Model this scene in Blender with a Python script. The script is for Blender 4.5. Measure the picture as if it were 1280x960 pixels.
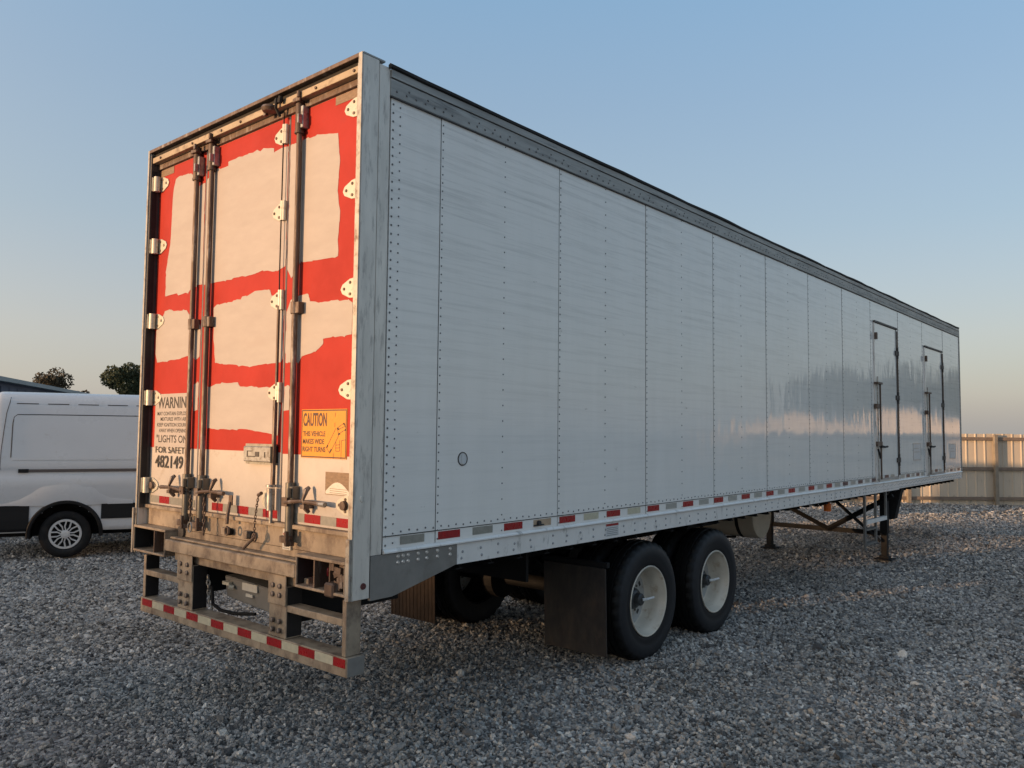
import bpy, bmesh, math, random
import numpy as np
from mathutils import Vector, Matrix

for o in list(bpy.data.objects): bpy.data.objects.remove(o)
scn = bpy.context.scene
col = scn.collection
R = math.radians

# ---------------------------------------------------------------- camera
CAM = Vector((3.579, -2.835, 1.943)); YAW, PIT, ROL = 0.7070, 0.0597, 0.00984
right0 = Vector((math.cos(YAW), math.sin(YAW), 0))
fwd = Vector((-math.sin(YAW)*math.cos(PIT), math.cos(YAW)*math.cos(PIT), math.sin(PIT)))
up0 = right0.cross(fwd)
rt = right0*math.cos(ROL) + up0*math.sin(ROL); up = -right0*math.sin(ROL) + up0*math.cos(ROL)
cd = bpy.data.cameras.new('camera'); cam = bpy.data.objects.new('camera', cd); col.objects.link(cam)
cam.matrix_world = Matrix(((rt.x, up.x, -fwd.x, CAM.x), (rt.y, up.y, -fwd.y, CAM.y), (rt.z, up.z, -fwd.z, CAM.z), (0, 0, 0, 1)))
cd.sensor_fit = 'HORIZONTAL'; cd.sensor_width = 36; cd.lens = 36*1002.4/1280; cd.clip_end = 6000; cd.clip_start = 0.05
scn.camera = cam

# ---------------------------------------------------------------- sky, sun, exposure
SUN_EL, SUN_AZ = R(3.6), R(24)      # azimuth measured from -Y towards -X (behind and left of the trailer)
sv = Vector((-math.sin(SUN_AZ)*math.cos(SUN_EL), -math.cos(SUN_AZ)*math.cos(SUN_EL), math.sin(SUN_EL)))
w = bpy.data.worlds.new('World'); scn.world = w; w.use_nodes = True
nt = w.node_tree; bg = nt.nodes['Background']
sky = nt.nodes.new('ShaderNodeTexSky'); sky.sky_type = 'NISHITA'; sky.sun_disc = False
sky.sun_elevation = SUN_EL; sky.sun_rotation = math.atan2(sv.x, sv.y)
sky.altitude = 50; sky.air_density = 1.0; sky.dust_density = 2.5; sky.ozone_density = 2.5
# evening haze: paler towards the horizon all the way round, mixed over the clear-air sky
tcw = nt.nodes.new('ShaderNodeTexCoord'); sx = nt.nodes.new('ShaderNodeSeparateXYZ'); nt.links.new(tcw.outputs['Generated'], sx.inputs[0])
hz = nt.nodes.new('ShaderNodeValToRGB'); nt.links.new(sx.outputs['Z'], hz.inputs[0])
HZ = [(0.0, (0.43, 0.415, 0.40)), (0.045, (0.505, 0.475, 0.45)), (0.11, (0.50, 0.475, 0.46)), (0.24, (0.375, 0.44, 0.49)), (0.38, (0.30, 0.405, 0.52)), (0.50, (0.245, 0.395, 0.56)), (1.0, (0.30, 0.39, 0.48))]
he = hz.color_ramp.elements; he[0].position = 0.0; he[0].color = (*HZ[0][1], 1); he[1].position = 1.0; he[1].color = (*HZ[-1][1], 1)
for p_, c_ in HZ[1:-1]: q_ = he.new(p_); q_.color = (*c_, 1)
sc_ = nt.nodes.new('ShaderNodeVectorMath'); sc_.operation = 'SCALE'; sc_.inputs['Scale'].default_value = 1.09/0.382; nt.links.new(hz.outputs[0], sc_.inputs[0])
wm = nt.nodes.new('ShaderNodeMix'); wm.data_type = 'RGBA'; wm.inputs['Factor'].default_value = 0.68
# broad warm glow added to the unseen sunset side, warming the shaded faces
dt = nt.nodes.new('ShaderNodeVectorMath'); dt.operation = 'DOT_PRODUCT'; dt.inputs[1].default_value = sv; nt.links.new(tcw.outputs['Generated'], dt.inputs[0])
ma = nt.nodes.new('ShaderNodeMath'); ma.operation = 'MULTIPLY_ADD'; ma.inputs[1].default_value = 0.5; ma.inputs[2].default_value = 0.5; nt.links.new(dt.outputs['Value'], ma.inputs[0])
pw = nt.nodes.new('ShaderNodeMath'); pw.operation = 'POWER'; pw.inputs[1].default_value = 5.5; nt.links.new(ma.outputs[0], pw.inputs[0])
gl = nt.nodes.new('ShaderNodeVectorMath'); gl.operation = 'SCALE'; gl.inputs[0].default_value = (2.9, 2.15, 1.4); nt.links.new(pw.outputs[0], gl.inputs['Scale'])
ad = nt.nodes.new('ShaderNodeVectorMath'); ad.operation = 'ADD'; nt.links.new(sc_.outputs[0], ad.inputs[0]); nt.links.new(gl.outputs[0], ad.inputs[1])
nt.links.new(sky.outputs[0], wm.inputs['A']); nt.links.new(ad.outputs[0], wm.inputs['B'])
nt.links.new(wm.outputs['Result'], bg.inputs[0]); bg.inputs[1].default_value = 0.15
sl = bpy.data.lights.new('sun', 'SUN'); sl.energy = 2.0; sl.angle = R(0.6); sl.color = (1.0, 0.60, 0.31)
so = bpy.data.objects.new('sun', sl); col.objects.link(so); so.rotation_euler = sv.to_track_quat('Z', 'Y').to_euler(); so.location = sv*50
scn.view_settings.view_transform = 'Standard'; scn.view_settings.look = 'None'
scn.view_settings.gamma = 1.0; scn.view_settings.exposure = 1.54
scn.view_settings.use_curve_mapping = False
scn.cycles.max_bounces = 6
rnd = random.Random(7)

# ---------------------------------------------------------------- materials
def mat(name, c, rough=0.5, metal=0.0, var=0.0, vscale=4.0, bump=0.0, bscale=30.0, c2=None, stretch=(1, 1, 1), coat=0.0, emit=None, dirt=None, spec=0.5):
    m = bpy.data.materials.new(name); m.use_nodes = True; n = m.node_tree.nodes; l = m.node_tree.links
    b = n['Principled BSDF']; b.inputs['Base Color'].default_value = (*c, 1); b.inputs['Roughness'].default_value = rough
    b.inputs['Metallic'].default_value = metal; b.inputs['Specular IOR Level'].default_value = spec; b.inputs['Coat Weight'].default_value = coat
    if var or c2 or bump or dirt:
        tc = n.new('ShaderNodeTexCoord'); mp = n.new('ShaderNodeMapping'); mp.inputs['Scale'].default_value = stretch
        l.new(tc.outputs['Object'], mp.inputs['Vector'])
    last = None
    if var or c2:
        no = n.new('ShaderNodeTexNoise'); no.inputs['Scale'].default_value = vscale; no.inputs['Detail'].default_value = 8; no.inputs['Roughness'].default_value = 0.65
        l.new(mp.outputs[0], no.inputs['Vector'])
        cr = n.new('ShaderNodeValToRGB'); cr.color_ramp.elements[0].position = 0.32; cr.color_ramp.elements[1].position = 0.68
        cc = c2 if c2 else tuple(x*(1-var) for x in c)
        cr.color_ramp.elements[0].color = (*cc, 1); cr.color_ramp.elements[1].color = (*c, 1)
        l.new(no.outputs[0], cr.inputs[0]); last = cr.outputs[0]
        mr = n.new('ShaderNodeMapRange'); mr.inputs['To Min'].default_value = min(1, rough+0.12); mr.inputs['To Max'].default_value = max(0.03, rough-0.1)
        l.new(no.outputs[0], mr.inputs['Value']); l.new(mr.outputs[0], b.inputs['Roughness'])
    if dirt:
        dc, ds, amt = dirt
        n2 = n.new('ShaderNodeTexNoise'); n2.inputs['Scale'].default_value = ds; n2.inputs['Detail'].default_value = 10; n2.inputs['Roughness'].default_value = 0.7
        l.new(mp.outputs[0], n2.inputs['Vector'])
        r2 = n.new('ShaderNodeValToRGB'); r2.color_ramp.elements[0].position = 0.62-amt*0.3; r2.color_ramp.elements[1].position = 0.72-amt*0.1
        r2.color_ramp.elements[0].color = (0, 0, 0, 1)
        l.new(n2.outputs[0], r2.inputs[0])
        mx = n.new('ShaderNodeMix'); mx.data_type = 'RGBA'
        l.new(r2.outputs[0], mx.inputs['Factor'])
        if last: l.new(last, mx.inputs['A'])
        else: mx.inputs['A'].default_value = (*c, 1)
        mx.inputs['B'].default_value = (*dc, 1); last = mx.outputs['Result']
    if last: l.new(last, b.inputs['Base Color'])
    if bump:
        n3 = n.new('ShaderNodeTexNoise'); n3.inputs['Scale'].default_value = bscale; n3.inputs['Detail'].default_value = 6
        l.new(mp.outputs[0], n3.inputs['Vector'])
        bp = n.new('ShaderNodeBump'); bp.inputs['Strength'].default_value = min(1, bump); bp.inputs['Distance'].default_value = 0.01
        l.new(n3.outputs[0], bp.inputs['Height']); l.new(bp.outputs[0], b.inputs['Normal'])
    if emit: b.inputs['Emission Color'].default_value = (*emit, 1); b.inputs['Emission Strength'].default_value = 1
    return m

def side_material():
    m = bpy.data.materials.new('glossy_white_panel'); m.use_nodes = True; n = m.node_tree.nodes; l = m.node_tree.links
    b = n['Principled BSDF']
    tc = n.new('ShaderNodeTexCoord')
    def noise(scale, vec, detail=6, rough=0.6):
        mp = n.new('ShaderNodeMapping'); mp.inputs['Scale'].default_value = vec; l.new(tc.outputs['Object'], mp.inputs['Vector'])
        no = n.new('ShaderNodeTexNoise'); no.inputs['Scale'].default_value = scale; no.inputs['Detail'].default_value = detail; no.inputs['Roughness'].default_value = rough
        l.new(mp.outputs[0], no.inputs['Vector']); return no.outputs[0]
    # colour: long faint wash streaks, more towards the top edge, and small scuffs
    s1 = noise(1.0, (1, 0.8, 26), 9, 0.75)
    r1 = n.new('ShaderNodeValToRGB'); r1.color_ramp.elements[0].position = 0.33; r1.color_ramp.elements[1].position = 0.52
    r1.color_ramp.elements[0].color = (0.56, 0.545, 0.515, 1); r1.color_ramp.elements[1].color = (0.83, 0.805, 0.765, 1); l.new(s1, r1.inputs[0])
    s2 = noise(1.0, (1, 7, 0.5), 5, 0.6)
    r2 = n.new('ShaderNodeValToRGB'); r2.color_ramp.elements[0].position = 0.3; r2.color_ramp.elements[1].position = 0.7
    r2.color_ramp.elements[0].color = (0.95, 0.95, 0.945, 1); r2.color_ramp.elements[1].color = (1, 1, 1, 1); l.new(s2, r2.inputs[0])
    s3 = noise(5.0, (1, 0.7, 2.5), 10, 0.75)
    r3 = n.new('ShaderNodeValToRGB'); r3.color_ramp.elements[0].position = 0.645; r3.color_ramp.elements[1].position = 0.70
    r3.color_ramp.elements[0].color = (1, 1, 1, 1); r3.color_ramp.elements[1].color = (0.6, 0.6, 0.58, 1); l.new(s3, r3.inputs[0])
    sep = n.new('ShaderNodeSeparateXYZ'); l.new(tc.outputs['Object'], sep.inputs[0])
    top = n.new('ShaderNodeMapRange'); top.inputs['From Min'].default_value = 1.6; top.inputs['From Max'].default_value = 3.9
    top.inputs['To Min'].default_value = 0.15; top.inputs['To Max'].default_value = 0.8; l.new(sep.outputs['Z'], top.inputs['Value'])
    a = n.new('ShaderNodeMix'); a.data_type = 'RGBA'; l.new(top.outputs[0], a.inputs['Factor']); a.inputs['A'].default_value = (0.83, 0.805, 0.765, 1); l.new(r1.outputs[0], a.inputs['B'])
    m1 = n.new('ShaderNodeMix'); m1.data_type = 'RGBA'; m1.blend_type = 'MULTIPLY'; m1.inputs['Factor'].default_value = 1; l.new(a.outputs['Result'], m1.inputs['A']); l.new(r2.outputs[0], m1.inputs['B'])
    m2 = n.new('ShaderNodeMix'); m2.data_type = 'RGBA'; m2.blend_type = 'MULTIPLY'; m2.inputs['Factor'].default_value = 1; l.new(m1.outputs['Result'], m2.inputs['A']); l.new(r3.outputs[0], m2.inputs['B'])
    l.new(m2.outputs['Result'], b.inputs['Base Color'])
    b.inputs['Roughness'].default_value = 0.07; b.inputs['IOR'].default_value = 1.5
    # relief: the thin sheet is slightly wavy, drawn out upright
    w1 = noise(1.0, (1, 4.5, 1.8), 2, 0.5)
    b1 = n.new('ShaderNodeBump'); b1.inputs['Strength'].default_value = 1.0; b1.inputs['Distance'].default_value = 0.0045; l.new(w1, b1.inputs['Height'])
    l.new(b1.outputs[0], b.inputs['Normal'])
    return m

M = {}
M['side'] = side_material()
M['rivet'] = mat('painted_rivet', (0.30, 0.31, 0.32), 0.3)
M['rivet_dark'] = mat('grimy_rivet', (0.13, 0.135, 0.14), 0.45)
M['alu'] = mat('brushed_aluminium', (0.47, 0.48, 0.49), 0.42, 0.55, var=0.3, vscale=6, dirt=((0.16, 0.15, 0.14), 3, 0.25), stretch=(1, 1, 1))
M['alu_band'] = mat('dull_top_rail', (0.36, 0.35, 0.33), 0.5, 0.3, var=0.35, vscale=3, stretch=(1, 0.5, 6), dirt=((0.12, 0.12, 0.12), 4, 0.3))
M['post'] = mat('galvanised_post', (0.74, 0.69, 0.62), 0.40, 0.15, var=0.22, vscale=3, stretch=(3, 3, 0.6), dirt=((0.36, 0.33, 0.30), 9, 0.3), bump=0.1, bscale=8)
M['rail'] = mat('painted_bottom_rail', (0.80, 0.78, 0.75), 0.33, 0.1, var=0.12, vscale=3, stretch=(1, 2, 1), dirt=((0.34, 0.33, 0.31), 5, 0.2))
M['bracket'] = mat('dull_grey_plate', (0.25, 0.235, 0.215), 0.55, 0.2, var=0.25, vscale=4, dirt=((0.17, 0.155, 0.135), 6, 0.3))
M['bolt'] = mat('zinc_bolt_head', (0.62, 0.60, 0.56), 0.3, 0.6)
M['steel'] = mat('dusty_beige_steel', (0.43, 0.335, 0.24), 0.6, 0.05, var=0.45, vscale=3, dirt=((0.13, 0.09, 0.065), 9, 0.55), bump=0.2, bscale=40, stretch=(1, 1, 0.7))
M['jamb'] = mat('worn_steel_jamb', (0.46, 0.43, 0.38), 0.42, 0.35, var=0.35, vscale=5, dirt=((0.15, 0.10, 0.07), 12, 0.4))
M['header'] = mat('weathered_header_bar', (0.42, 0.33, 0.22), 0.5, 0.2, var=0.35, vscale=5, dirt=((0.14, 0.09, 0.05), 10, 0.4))
M['black_and_shade'] = mat('black_parts_and_shade', (0.016, 0.013, 0.012), 0.8, var=0.5, vscale=8)  # for black parts, and for plates that stand in for shade
M['black'] = mat('black_chassis_paint', (0.010, 0.010, 0.011), 0.7, spec=0.25, var=0.4, vscale=6)
M['rust'] = mat('rusty_rod_steel', (0.14, 0.095, 0.07), 0.55, 0.35, c2=(0.065, 0.04, 0.03), vscale=14, bump=0.3, bscale=60, dirt=((0.30, 0.27, 0.25), 16, 0.3), stretch=(1, 1, 0.25))
M['galv'] = mat('galvanised_fitting', (0.42, 0.41, 0.385), 0.4, 0.5, var=0.45, vscale=20, dirt=((0.10, 0.07, 0.05), 18, 0.35))
M['hinge'] = mat('cream_painted_hinge', (0.60, 0.56, 0.46), 0.4, 0.15, var=0.2, vscale=20, dirt=((0.2, 0.14, 0.08), 22, 0.25))
M['white_door'] = mat('white_primer_door', (0.48, 0.43, 0.385), 0.5, var=0.13, vscale=4, dirt=((0.34, 0.28, 0.22), 7, 0.16))
M['red_door'] = mat('sun_faded_red_paint', (0.395, 0.017, 0.007), 0.6, spec=0.25, var=0.22, vscale=3, dirt=((0.33, 0.017, 0.010), 12, 0.25))
M['patch'] = mat('cream_paint_patch', (0.385, 0.34, 0.312), 0.55, var=0.10, vscale=5, dirt=((0.355, 0.305, 0.275), 2.2, 0.30), stretch=(0.8, 1, 2.6))
M['tape_red'] = mat('reflective_red', (0.36, 0.012, 0.014), 0.28, var=0.3, vscale=30)
M['tape_dark'] = mat('reflective_red_dark_sheen', (0.11, 0.055, 0.065), 0.3, var=0.3, vscale=30)  # far red tape, with its dark reflection put into the colour
M['tape_white'] = mat('reflective_silver', (0.42, 0.41, 0.37), 0.3, 0.1, var=0.2, vscale=40)
M['tape_cream'] = mat('reflective_cream', (0.58, 0.53, 0.39), 0.3, 0.0, var=0.2, vscale=30)
M['tape_grey'] = mat('worn_silver_tape', (0.30, 0.285, 0.245), 0.4, 0.0, var=0.25, vscale=30)
M['lettering'] = mat('black_lettering', (0.02, 0.017, 0.016), 0.5)
M['brown_print'] = mat('dark_maroon_print', (0.05, 0.015, 0.01), 0.5)
M['orange'] = mat('caution_orange', (0.60, 0.235, 0.004), 0.45, var=0.08, vscale=20)
M['paper'] = mat('white_label', (0.62, 0.58, 0.50), 0.5, var=0.15, vscale=60)
M['paper2'] = mat('pale_placard', (0.60, 0.61, 0.61), 0.4, var=0.1, vscale=60)
M['brown_label'] = mat('brown_weathered_label', (0.24, 0.15, 0.085), 0.55, var=0.4, vscale=30, stretch=(1, 1, 3))
M['sleeve'] = mat('dark_galvanised_sleeve', (0.15, 0.14, 0.12), 0.45, 0.4, var=0.4, vscale=14)
M['rubber'] = mat('tyre_rubber', (0.012, 0.0125, 0.014), 0.6, spec=0.25, var=0.35, vscale=9, bump=0.2, bscale=80, dirt=((0.022, 0.020, 0.019), 7, 0.3))
def tyre_material():
    # worn black tread, paler dusty sidewall
    m = bpy.data.materials.new('tyre_rubber_dusty'); m.use_nodes = True; n = m.node_tree.nodes; l = m.node_tree.links; b = n['Principled BSDF']
    tc = n.new('ShaderNodeTexCoord'); sp = n.new('ShaderNodeSeparateXYZ'); cb = n.new('ShaderNodeCombineXYZ'); l.new(tc.outputs['Object'], sp.inputs[0])
    l.new(sp.outputs['Y'], cb.inputs['Y']); l.new(sp.outputs['Z'], cb.inputs['Z'])
    ln = n.new('ShaderNodeVectorMath'); ln.operation = 'LENGTH'; l.new(cb.outputs[0], ln.inputs[0])
    no = n.new('ShaderNodeTexNoise'); no.inputs['Scale'].default_value = 7; no.inputs['Detail'].default_value = 8; l.new(tc.outputs['Object'], no.inputs['Vector'])
    ad = n.new('ShaderNodeMath'); ad.operation = 'MULTIPLY_ADD'; ad.inputs[1].default_value = 0.03; l.new(no.outputs[0], ad.inputs[0]); l.new(ln.outputs['Value'], ad.inputs[2])
    cr = n.new('ShaderNodeValToRGB'); e = cr.color_ramp.elements; e[0].position = 0.30; e[0].color = (0.012, 0.012, 0.014, 1); e[1].position = 0.515; e[1].color = (0.006, 0.006, 0.006, 1)
    for p_, c_ in ((0.35, (0.012, 0.012, 0.014)), (0.40, (0.020, 0.021, 0.024)), (0.475, (0.023, 0.024, 0.028)), (0.492, (0.008, 0.008, 0.009))): q_ = e.new(p_); q_.color = (*c_, 1)
    l.new(ad.outputs[0], cr.inputs[0]); l.new(cr.outputs[0], b.inputs['Base Color'])
    b.inputs['Roughness'].default_value = 0.55; b.inputs['Specular IOR Level'].default_value = 0.2
    return m
M['trailer_tyre'] = tyre_material()
M['rim'] = mat('dusty_white_rim', (0.66, 0.61, 0.52), 0.38, 0.05, var=0.25, vscale=4, dirt=((0.40, 0.31, 0.22), 10, 0.25))
M['disc'] = mat('grey_white_wheel_disc', (0.42, 0.42, 0.41), 0.45, var=0.25, vscale=7, dirt=((0.25, 0.20, 0.15), 12, 0.35))
M['hub'] = mat('dark_hub_cap', (0.06, 0.062, 0.065), 0.45, 0.3, var=0.3, vscale=20)
M['flap'] = mat('muddy_mud_flap', (0.042, 0.034, 0.029), 0.8, c2=(0.022, 0.019, 0.018), vscale=5, stretch=(2, 2, 1), dirt=((0.055, 0.038, 0.030), 4, 0.4))
M['red_lens'] = mat('red_lamp_lens', (0.45, 0.01, 0.015), 0.2)
M['amber'] = mat('amber_lamp_lens', (0.75, 0.16, 0.015), 0.25)
M['tank'] = mat('tan_air_tank', (0.50, 0.42, 0.32), 0.5, var=0.2, vscale=5)
M['ladder'] = mat('grey_ladder_steel', (0.17, 0.17, 0.165), 0.5, 0.3, var=0.3, vscale=8)
M['seam'] = mat('dark_seam', (0.03, 0.03, 0.032), 0.6)
M['gasket'] = mat('worn_dark_gasket', (0.065, 0.055, 0.05), 0.6, var=0.4, vscale=12)
M['van'] = mat('white_van_paint', (0.60, 0.605, 0.615), 0.28, coat=0.4, var=0.04, vscale=1.5, dirt=((0.52, 0.51, 0.50), 5, 0.1))
M['van_black'] = mat('black_van_plastic', (0.010, 0.010, 0.011), 0.55, spec=0.25)
M['van_glass'] = mat('dark_van_glass', (0.012, 0.014, 0.016), 0.06)
M['van_rail'] = mat('van_sliding_rail', (0.12, 0.10, 0.095), 0.35, 0.3)
M['hubcap'] = mat('silver_hubcap', (0.66, 0.66, 0.66), 0.32, 0.2)
M['fence'] = mat('tan_fence_sheet', (0.60, 0.51, 0.40), 0.75, 0.0, var=0.10, vscale=2, stretch=(1, 1, 0.5), dirt=((0.30, 0.27, 0.22), 5, 0.15))
M['fence_rail'] = mat('brown_fence_rail', (0.22, 0.165, 0.125), 0.6, var=0.3, vscale=5)
M['fence_post'] = mat('fence_post_steel', (0.27, 0.23, 0.18), 0.6, var=0.3, vscale=5)
M['shed_wall'] = mat('blue_shed_wall', (0.050, 0.070, 0.125), 0.5, var=0.2, vscale=1)
M['shed_trim'] = mat('pale_shed_fascia', (0.30, 0.315, 0.31), 0.5, var=0.15, vscale=1)
M['tan_wall'] = mat('tan_shed_wall', (0.62, 0.55, 0.47), 0.6, var=0.1, vscale=0.6)
M['bark'] = mat('tree_bark', (0.07, 0.05, 0.035), 0.9, var=0.4, vscale=5)
M['leaf'] = mat('tree_leaf', (0.055, 0.07, 0.028), 0.65, c2=(0.030, 0.042, 0.020), vscale=1.5)
M['leaf_dry'] = mat('tree_leaf_dry', (0.085, 0.065, 0.035), 0.65, c2=(0.045, 0.04, 0.022), vscale=2.0)

# ---------------------------------------------------------------- mesh helpers
class MB:
    def __init__(s): s.v = []; s.f = []
    def add(s, vs, fs):
        k = len(s.v); s.v += [tuple(x) for x in vs]; s.f += [tuple(i+k for i in f) for f in fs]; return s
    def box(s, x0, x1, y0, y1, z0, z1, rot=None, c=None):
        vs = [Vector((x, y, z)) for x in (x0, x1) for y in (y0, y1) for z in (z0, z1)]
        if rot is not None:
            c = c or Vector(((x0+x1)/2, (y0+y1)/2, (z0+z1)/2)); vs = [rot @ (p-c) + c for p in vs]
        return s.add(vs, [(0, 1, 3, 2), (4, 6, 7, 5), (0, 4, 5, 1), (2, 3, 7, 6), (0, 2, 6, 4), (1, 5, 7, 3)])
    def tube(s, pts, r, seg=8, caps=True):
        pts = [Vector(p) for p in pts]; n = len(pts); rs = r if isinstance(r, (list, tuple)) else [r]*n
        rings = []; prev = None
        for i, p in enumerate(pts):
            d = (pts[min(i+1, n-1)] - pts[max(i-1, 0)]).normalized()
            a = prev if prev else (Vector((0, 0, 1)) if abs(d.z) < 0.9 else Vector((1, 0, 0)))
            u = (a - d*a.dot(d)).normalized(); prev = u; v = d.cross(u)
            rings.append([p + u*math.cos(t*2*math.pi/seg)*rs[i] + v*math.sin(t*2*math.pi/seg)*rs[i] for t in range(seg)])
        vs = [q for rg in rings for q in rg]; fs = []
        for i in range(n-1):
            for t in range(seg):
                a = i*seg+t; b = i*seg+(t+1) % seg; fs.append((a, b, b+seg, a+seg))
        if caps: fs.append(tuple(range(seg))[::-1]); fs.append(tuple(range((n-1)*seg, n*seg)))
        return s.add(vs, fs)
    def lathe(s, prof, c, axis='x', seg=32, closed=False, mod=None):
        # prof: list of (axial, radius)
        n = len(prof); vs = []
        for k in range(seg):
            t = 2*math.pi*k/seg
            for i, (a, r) in enumerate(prof):
                rr = r + (mod(i, k) if mod else 0)
                q = (a, rr*math.cos(t), rr*math.sin(t))
                if axis == 'y': q = (q[1], q[0], q[2])
                if axis == 'z': q = (q[1], q[2], q[0])
                vs.append((c[0]+q[0], c[1]+q[1], c[2]+q[2]))
        fs = []
        for k in range(seg):
            k2 = (k+1) % seg
            for i in range(n if closed else n-1):
                j = (i+1) % n; fs.append((k*n+i, k*n+j, k2*n+j, k2*n+i))
        return s.add(vs, fs)
    def poly(s, pts, n, th):
        # flat polygon pts extruded along vector n by th
        n = Vector(n); k = len(pts); pts = [Vector(p) for p in pts]
        vs = pts + [p + n*th for p in pts]
        fs = [tuple(range(k))[::-1], tuple(range(k, 2*k))] + [(i, (i+1) % k, (i+1) % k + k, i+k) for i in range(k)]
        return s.add(vs, fs)
    def mesh(s, name, m, smooth=False, bevel=0.0):
        me = bpy.data.meshes.new(name); me.from_pydata([tuple(v) for v in s.v], [], s.f)
        bm = bmesh.new(); bm.from_mesh(me)
        if bevel: bmesh.ops.bevel(bm, geom=[e for e in bm.edges if e.calc_face_angle(0) > 0.6], offset=bevel, segments=1, affect='EDGES', clamp_overlap=True)
        bmesh.ops.recalc_face_normals(bm, faces=bm.faces); bm.to_mesh(me); bm.free()
        me.materials.append(m)
        if smooth:
            me.polygons.foreach_set('use_smooth', [True]*len(me.polygons))
            try: me.set_sharp_from_angle(angle=R(40))
            except Exception: pass
        return me

def wloc(o):
    p = Vector((0, 0, 0))
    while o: p += o.location; o = o.parent
    return p
def link(name, me, parent=None, kind=None, label=None):
    o = bpy.data.objects.new(name, me); col.objects.link(o)
    if parent: o.parent = parent; o.location = -wloc(parent)
    if kind: o['kind'] = kind
    if label: o['label'] = label
    return o
def part(name, mb, m, parent=None, smooth=False, bevel=0.0, kind=None, label=None):
    return link(name, mb.mesh(name, m, smooth, bevel), parent, kind, label)
def at(name, me, parent, loc, rz=0.0, rot=None, kind=None):
    o = bpy.data.objects.new(name, me); col.objects.link(o)
    if parent: o.parent = parent; o.location = Vector(loc) - wloc(parent)
    else: o.location = loc
    o.rotation_euler = rot if rot else (0, 0, rz)
    if kind: o['kind'] = kind
    return o
def thing(name, label, cat, loc=(0, 0, 0), group=None, rz=0.0):
    o = bpy.data.objects.new(name, None); col.objects.link(o); o.location = loc; o.rotation_euler = (0, 0, rz)
    o.empty_display_size = 0.3
    o['label'] = label; o['category'] = cat
    if group: o['group'] = group
    return o
def B(x0, x1, y0, y1, z0, z1): return MB().box(x0, x1, y0, y1, z0, z1)

def gh(x, y):
    return 0.018*np.sin(0.9*x+0.5*y)+0.014*np.sin(1.7*y-0.6*x+1)+0.008*np.sin(3.1*x+2.3*y)

# ================================================================ GROUND
def ground_material():
    m = bpy.data.materials.new('gravel_bed'); m.use_nodes = True; n = m.node_tree.nodes; l = m.node_tree.links; b = n['Principled BSDF']
    tc = n.new('ShaderNodeTexCoord')
    vo = n.new('ShaderNodeTexVoronoi'); vo.inputs['Scale'].default_value = 26; l.new(tc.outputs['Object'], vo.inputs['Vector'])
    cr = n.new('ShaderNodeValToRGB'); e = cr.color_ramp.elements; e[0].position = 0; e[0].color = (0.06, 0.06, 0.062, 1); e[1].position = 1; e[1].color = (0.40, 0.395, 0.385, 1)
    se = n.new('ShaderNodeSeparateColor'); l.new(vo.outputs['Color'], se.inputs[0]); l.new(se.outputs[0], cr.inputs[0])
    no = n.new('ShaderNodeTexNoise'); no.inputs['Scale'].default_value = 0.45; no.inputs['Detail'].default_value = 6; l.new(tc.outputs['Object'], no.inputs['Vector'])
    r2 = n.new('ShaderNodeValToRGB'); r2.color_ramp.elements[0].position = 0.35; r2.color_ramp.elements[1].position = 0.65
    r2.color_ramp.elements[0].color = (0.72, 0.72, 0.74, 1); r2.color_ramp.elements[1].color = (1.1, 1.06, 1.0, 1); l.new(no.outputs[0], r2.inputs[0])
    mx = n.new('ShaderNodeMix'); mx.data_type = 'RGBA'; mx.blend_type = 'MULTIPLY'; mx.inputs['Factor'].default_value = 1
    l.new(cr.outputs[0], mx.inputs['A']); l.new(r2.outputs[0], mx.inputs['B']); l.new(mx.outputs['Result'], b.inputs['Base Color'])
    b.inputs['Roughness'].default_value = 0.9
    bp = n.new('ShaderNodeBump'); bp.inputs['Strength'].default_value = 1; bp.inputs['Distance'].default_value = 0.03; bp.invert = True
    l.new(vo.outputs['Distance'], bp.inputs['Height']); l.new(bp.outputs[0], b.inputs['Normal'])
    return m
gm = ground_material()
xs = [-3000, -800, -250, -90] + list(np.arange(-40, 40.1, 0.8)) + [90, 250, 800, 3000]
ys = [-3000, -800, -250, -90] + list(np.arange(-30, 50.1, 0.8)) + [90, 250, 800, 3000]
mb = MB()
for y in ys:
    for x in xs:
        near = 1.0 if (abs(x) <= 40 and -30 <= y <= 50) else 0.0
        mb.v.append((x, y, float(gh(x, y))*near - 0.012))
nx = len(xs)
for j in range(len(ys)-1):
    for i in range(nx-1): mb.f.append((j*nx+i, j*nx+i+1, (j+1)*nx+i+1, (j+1)*nx+i))
g = part('ground', mb, gm, smooth=True, kind='structure'); g['label'] = 'grey gravel yard surface under the trailer and van'

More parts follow.
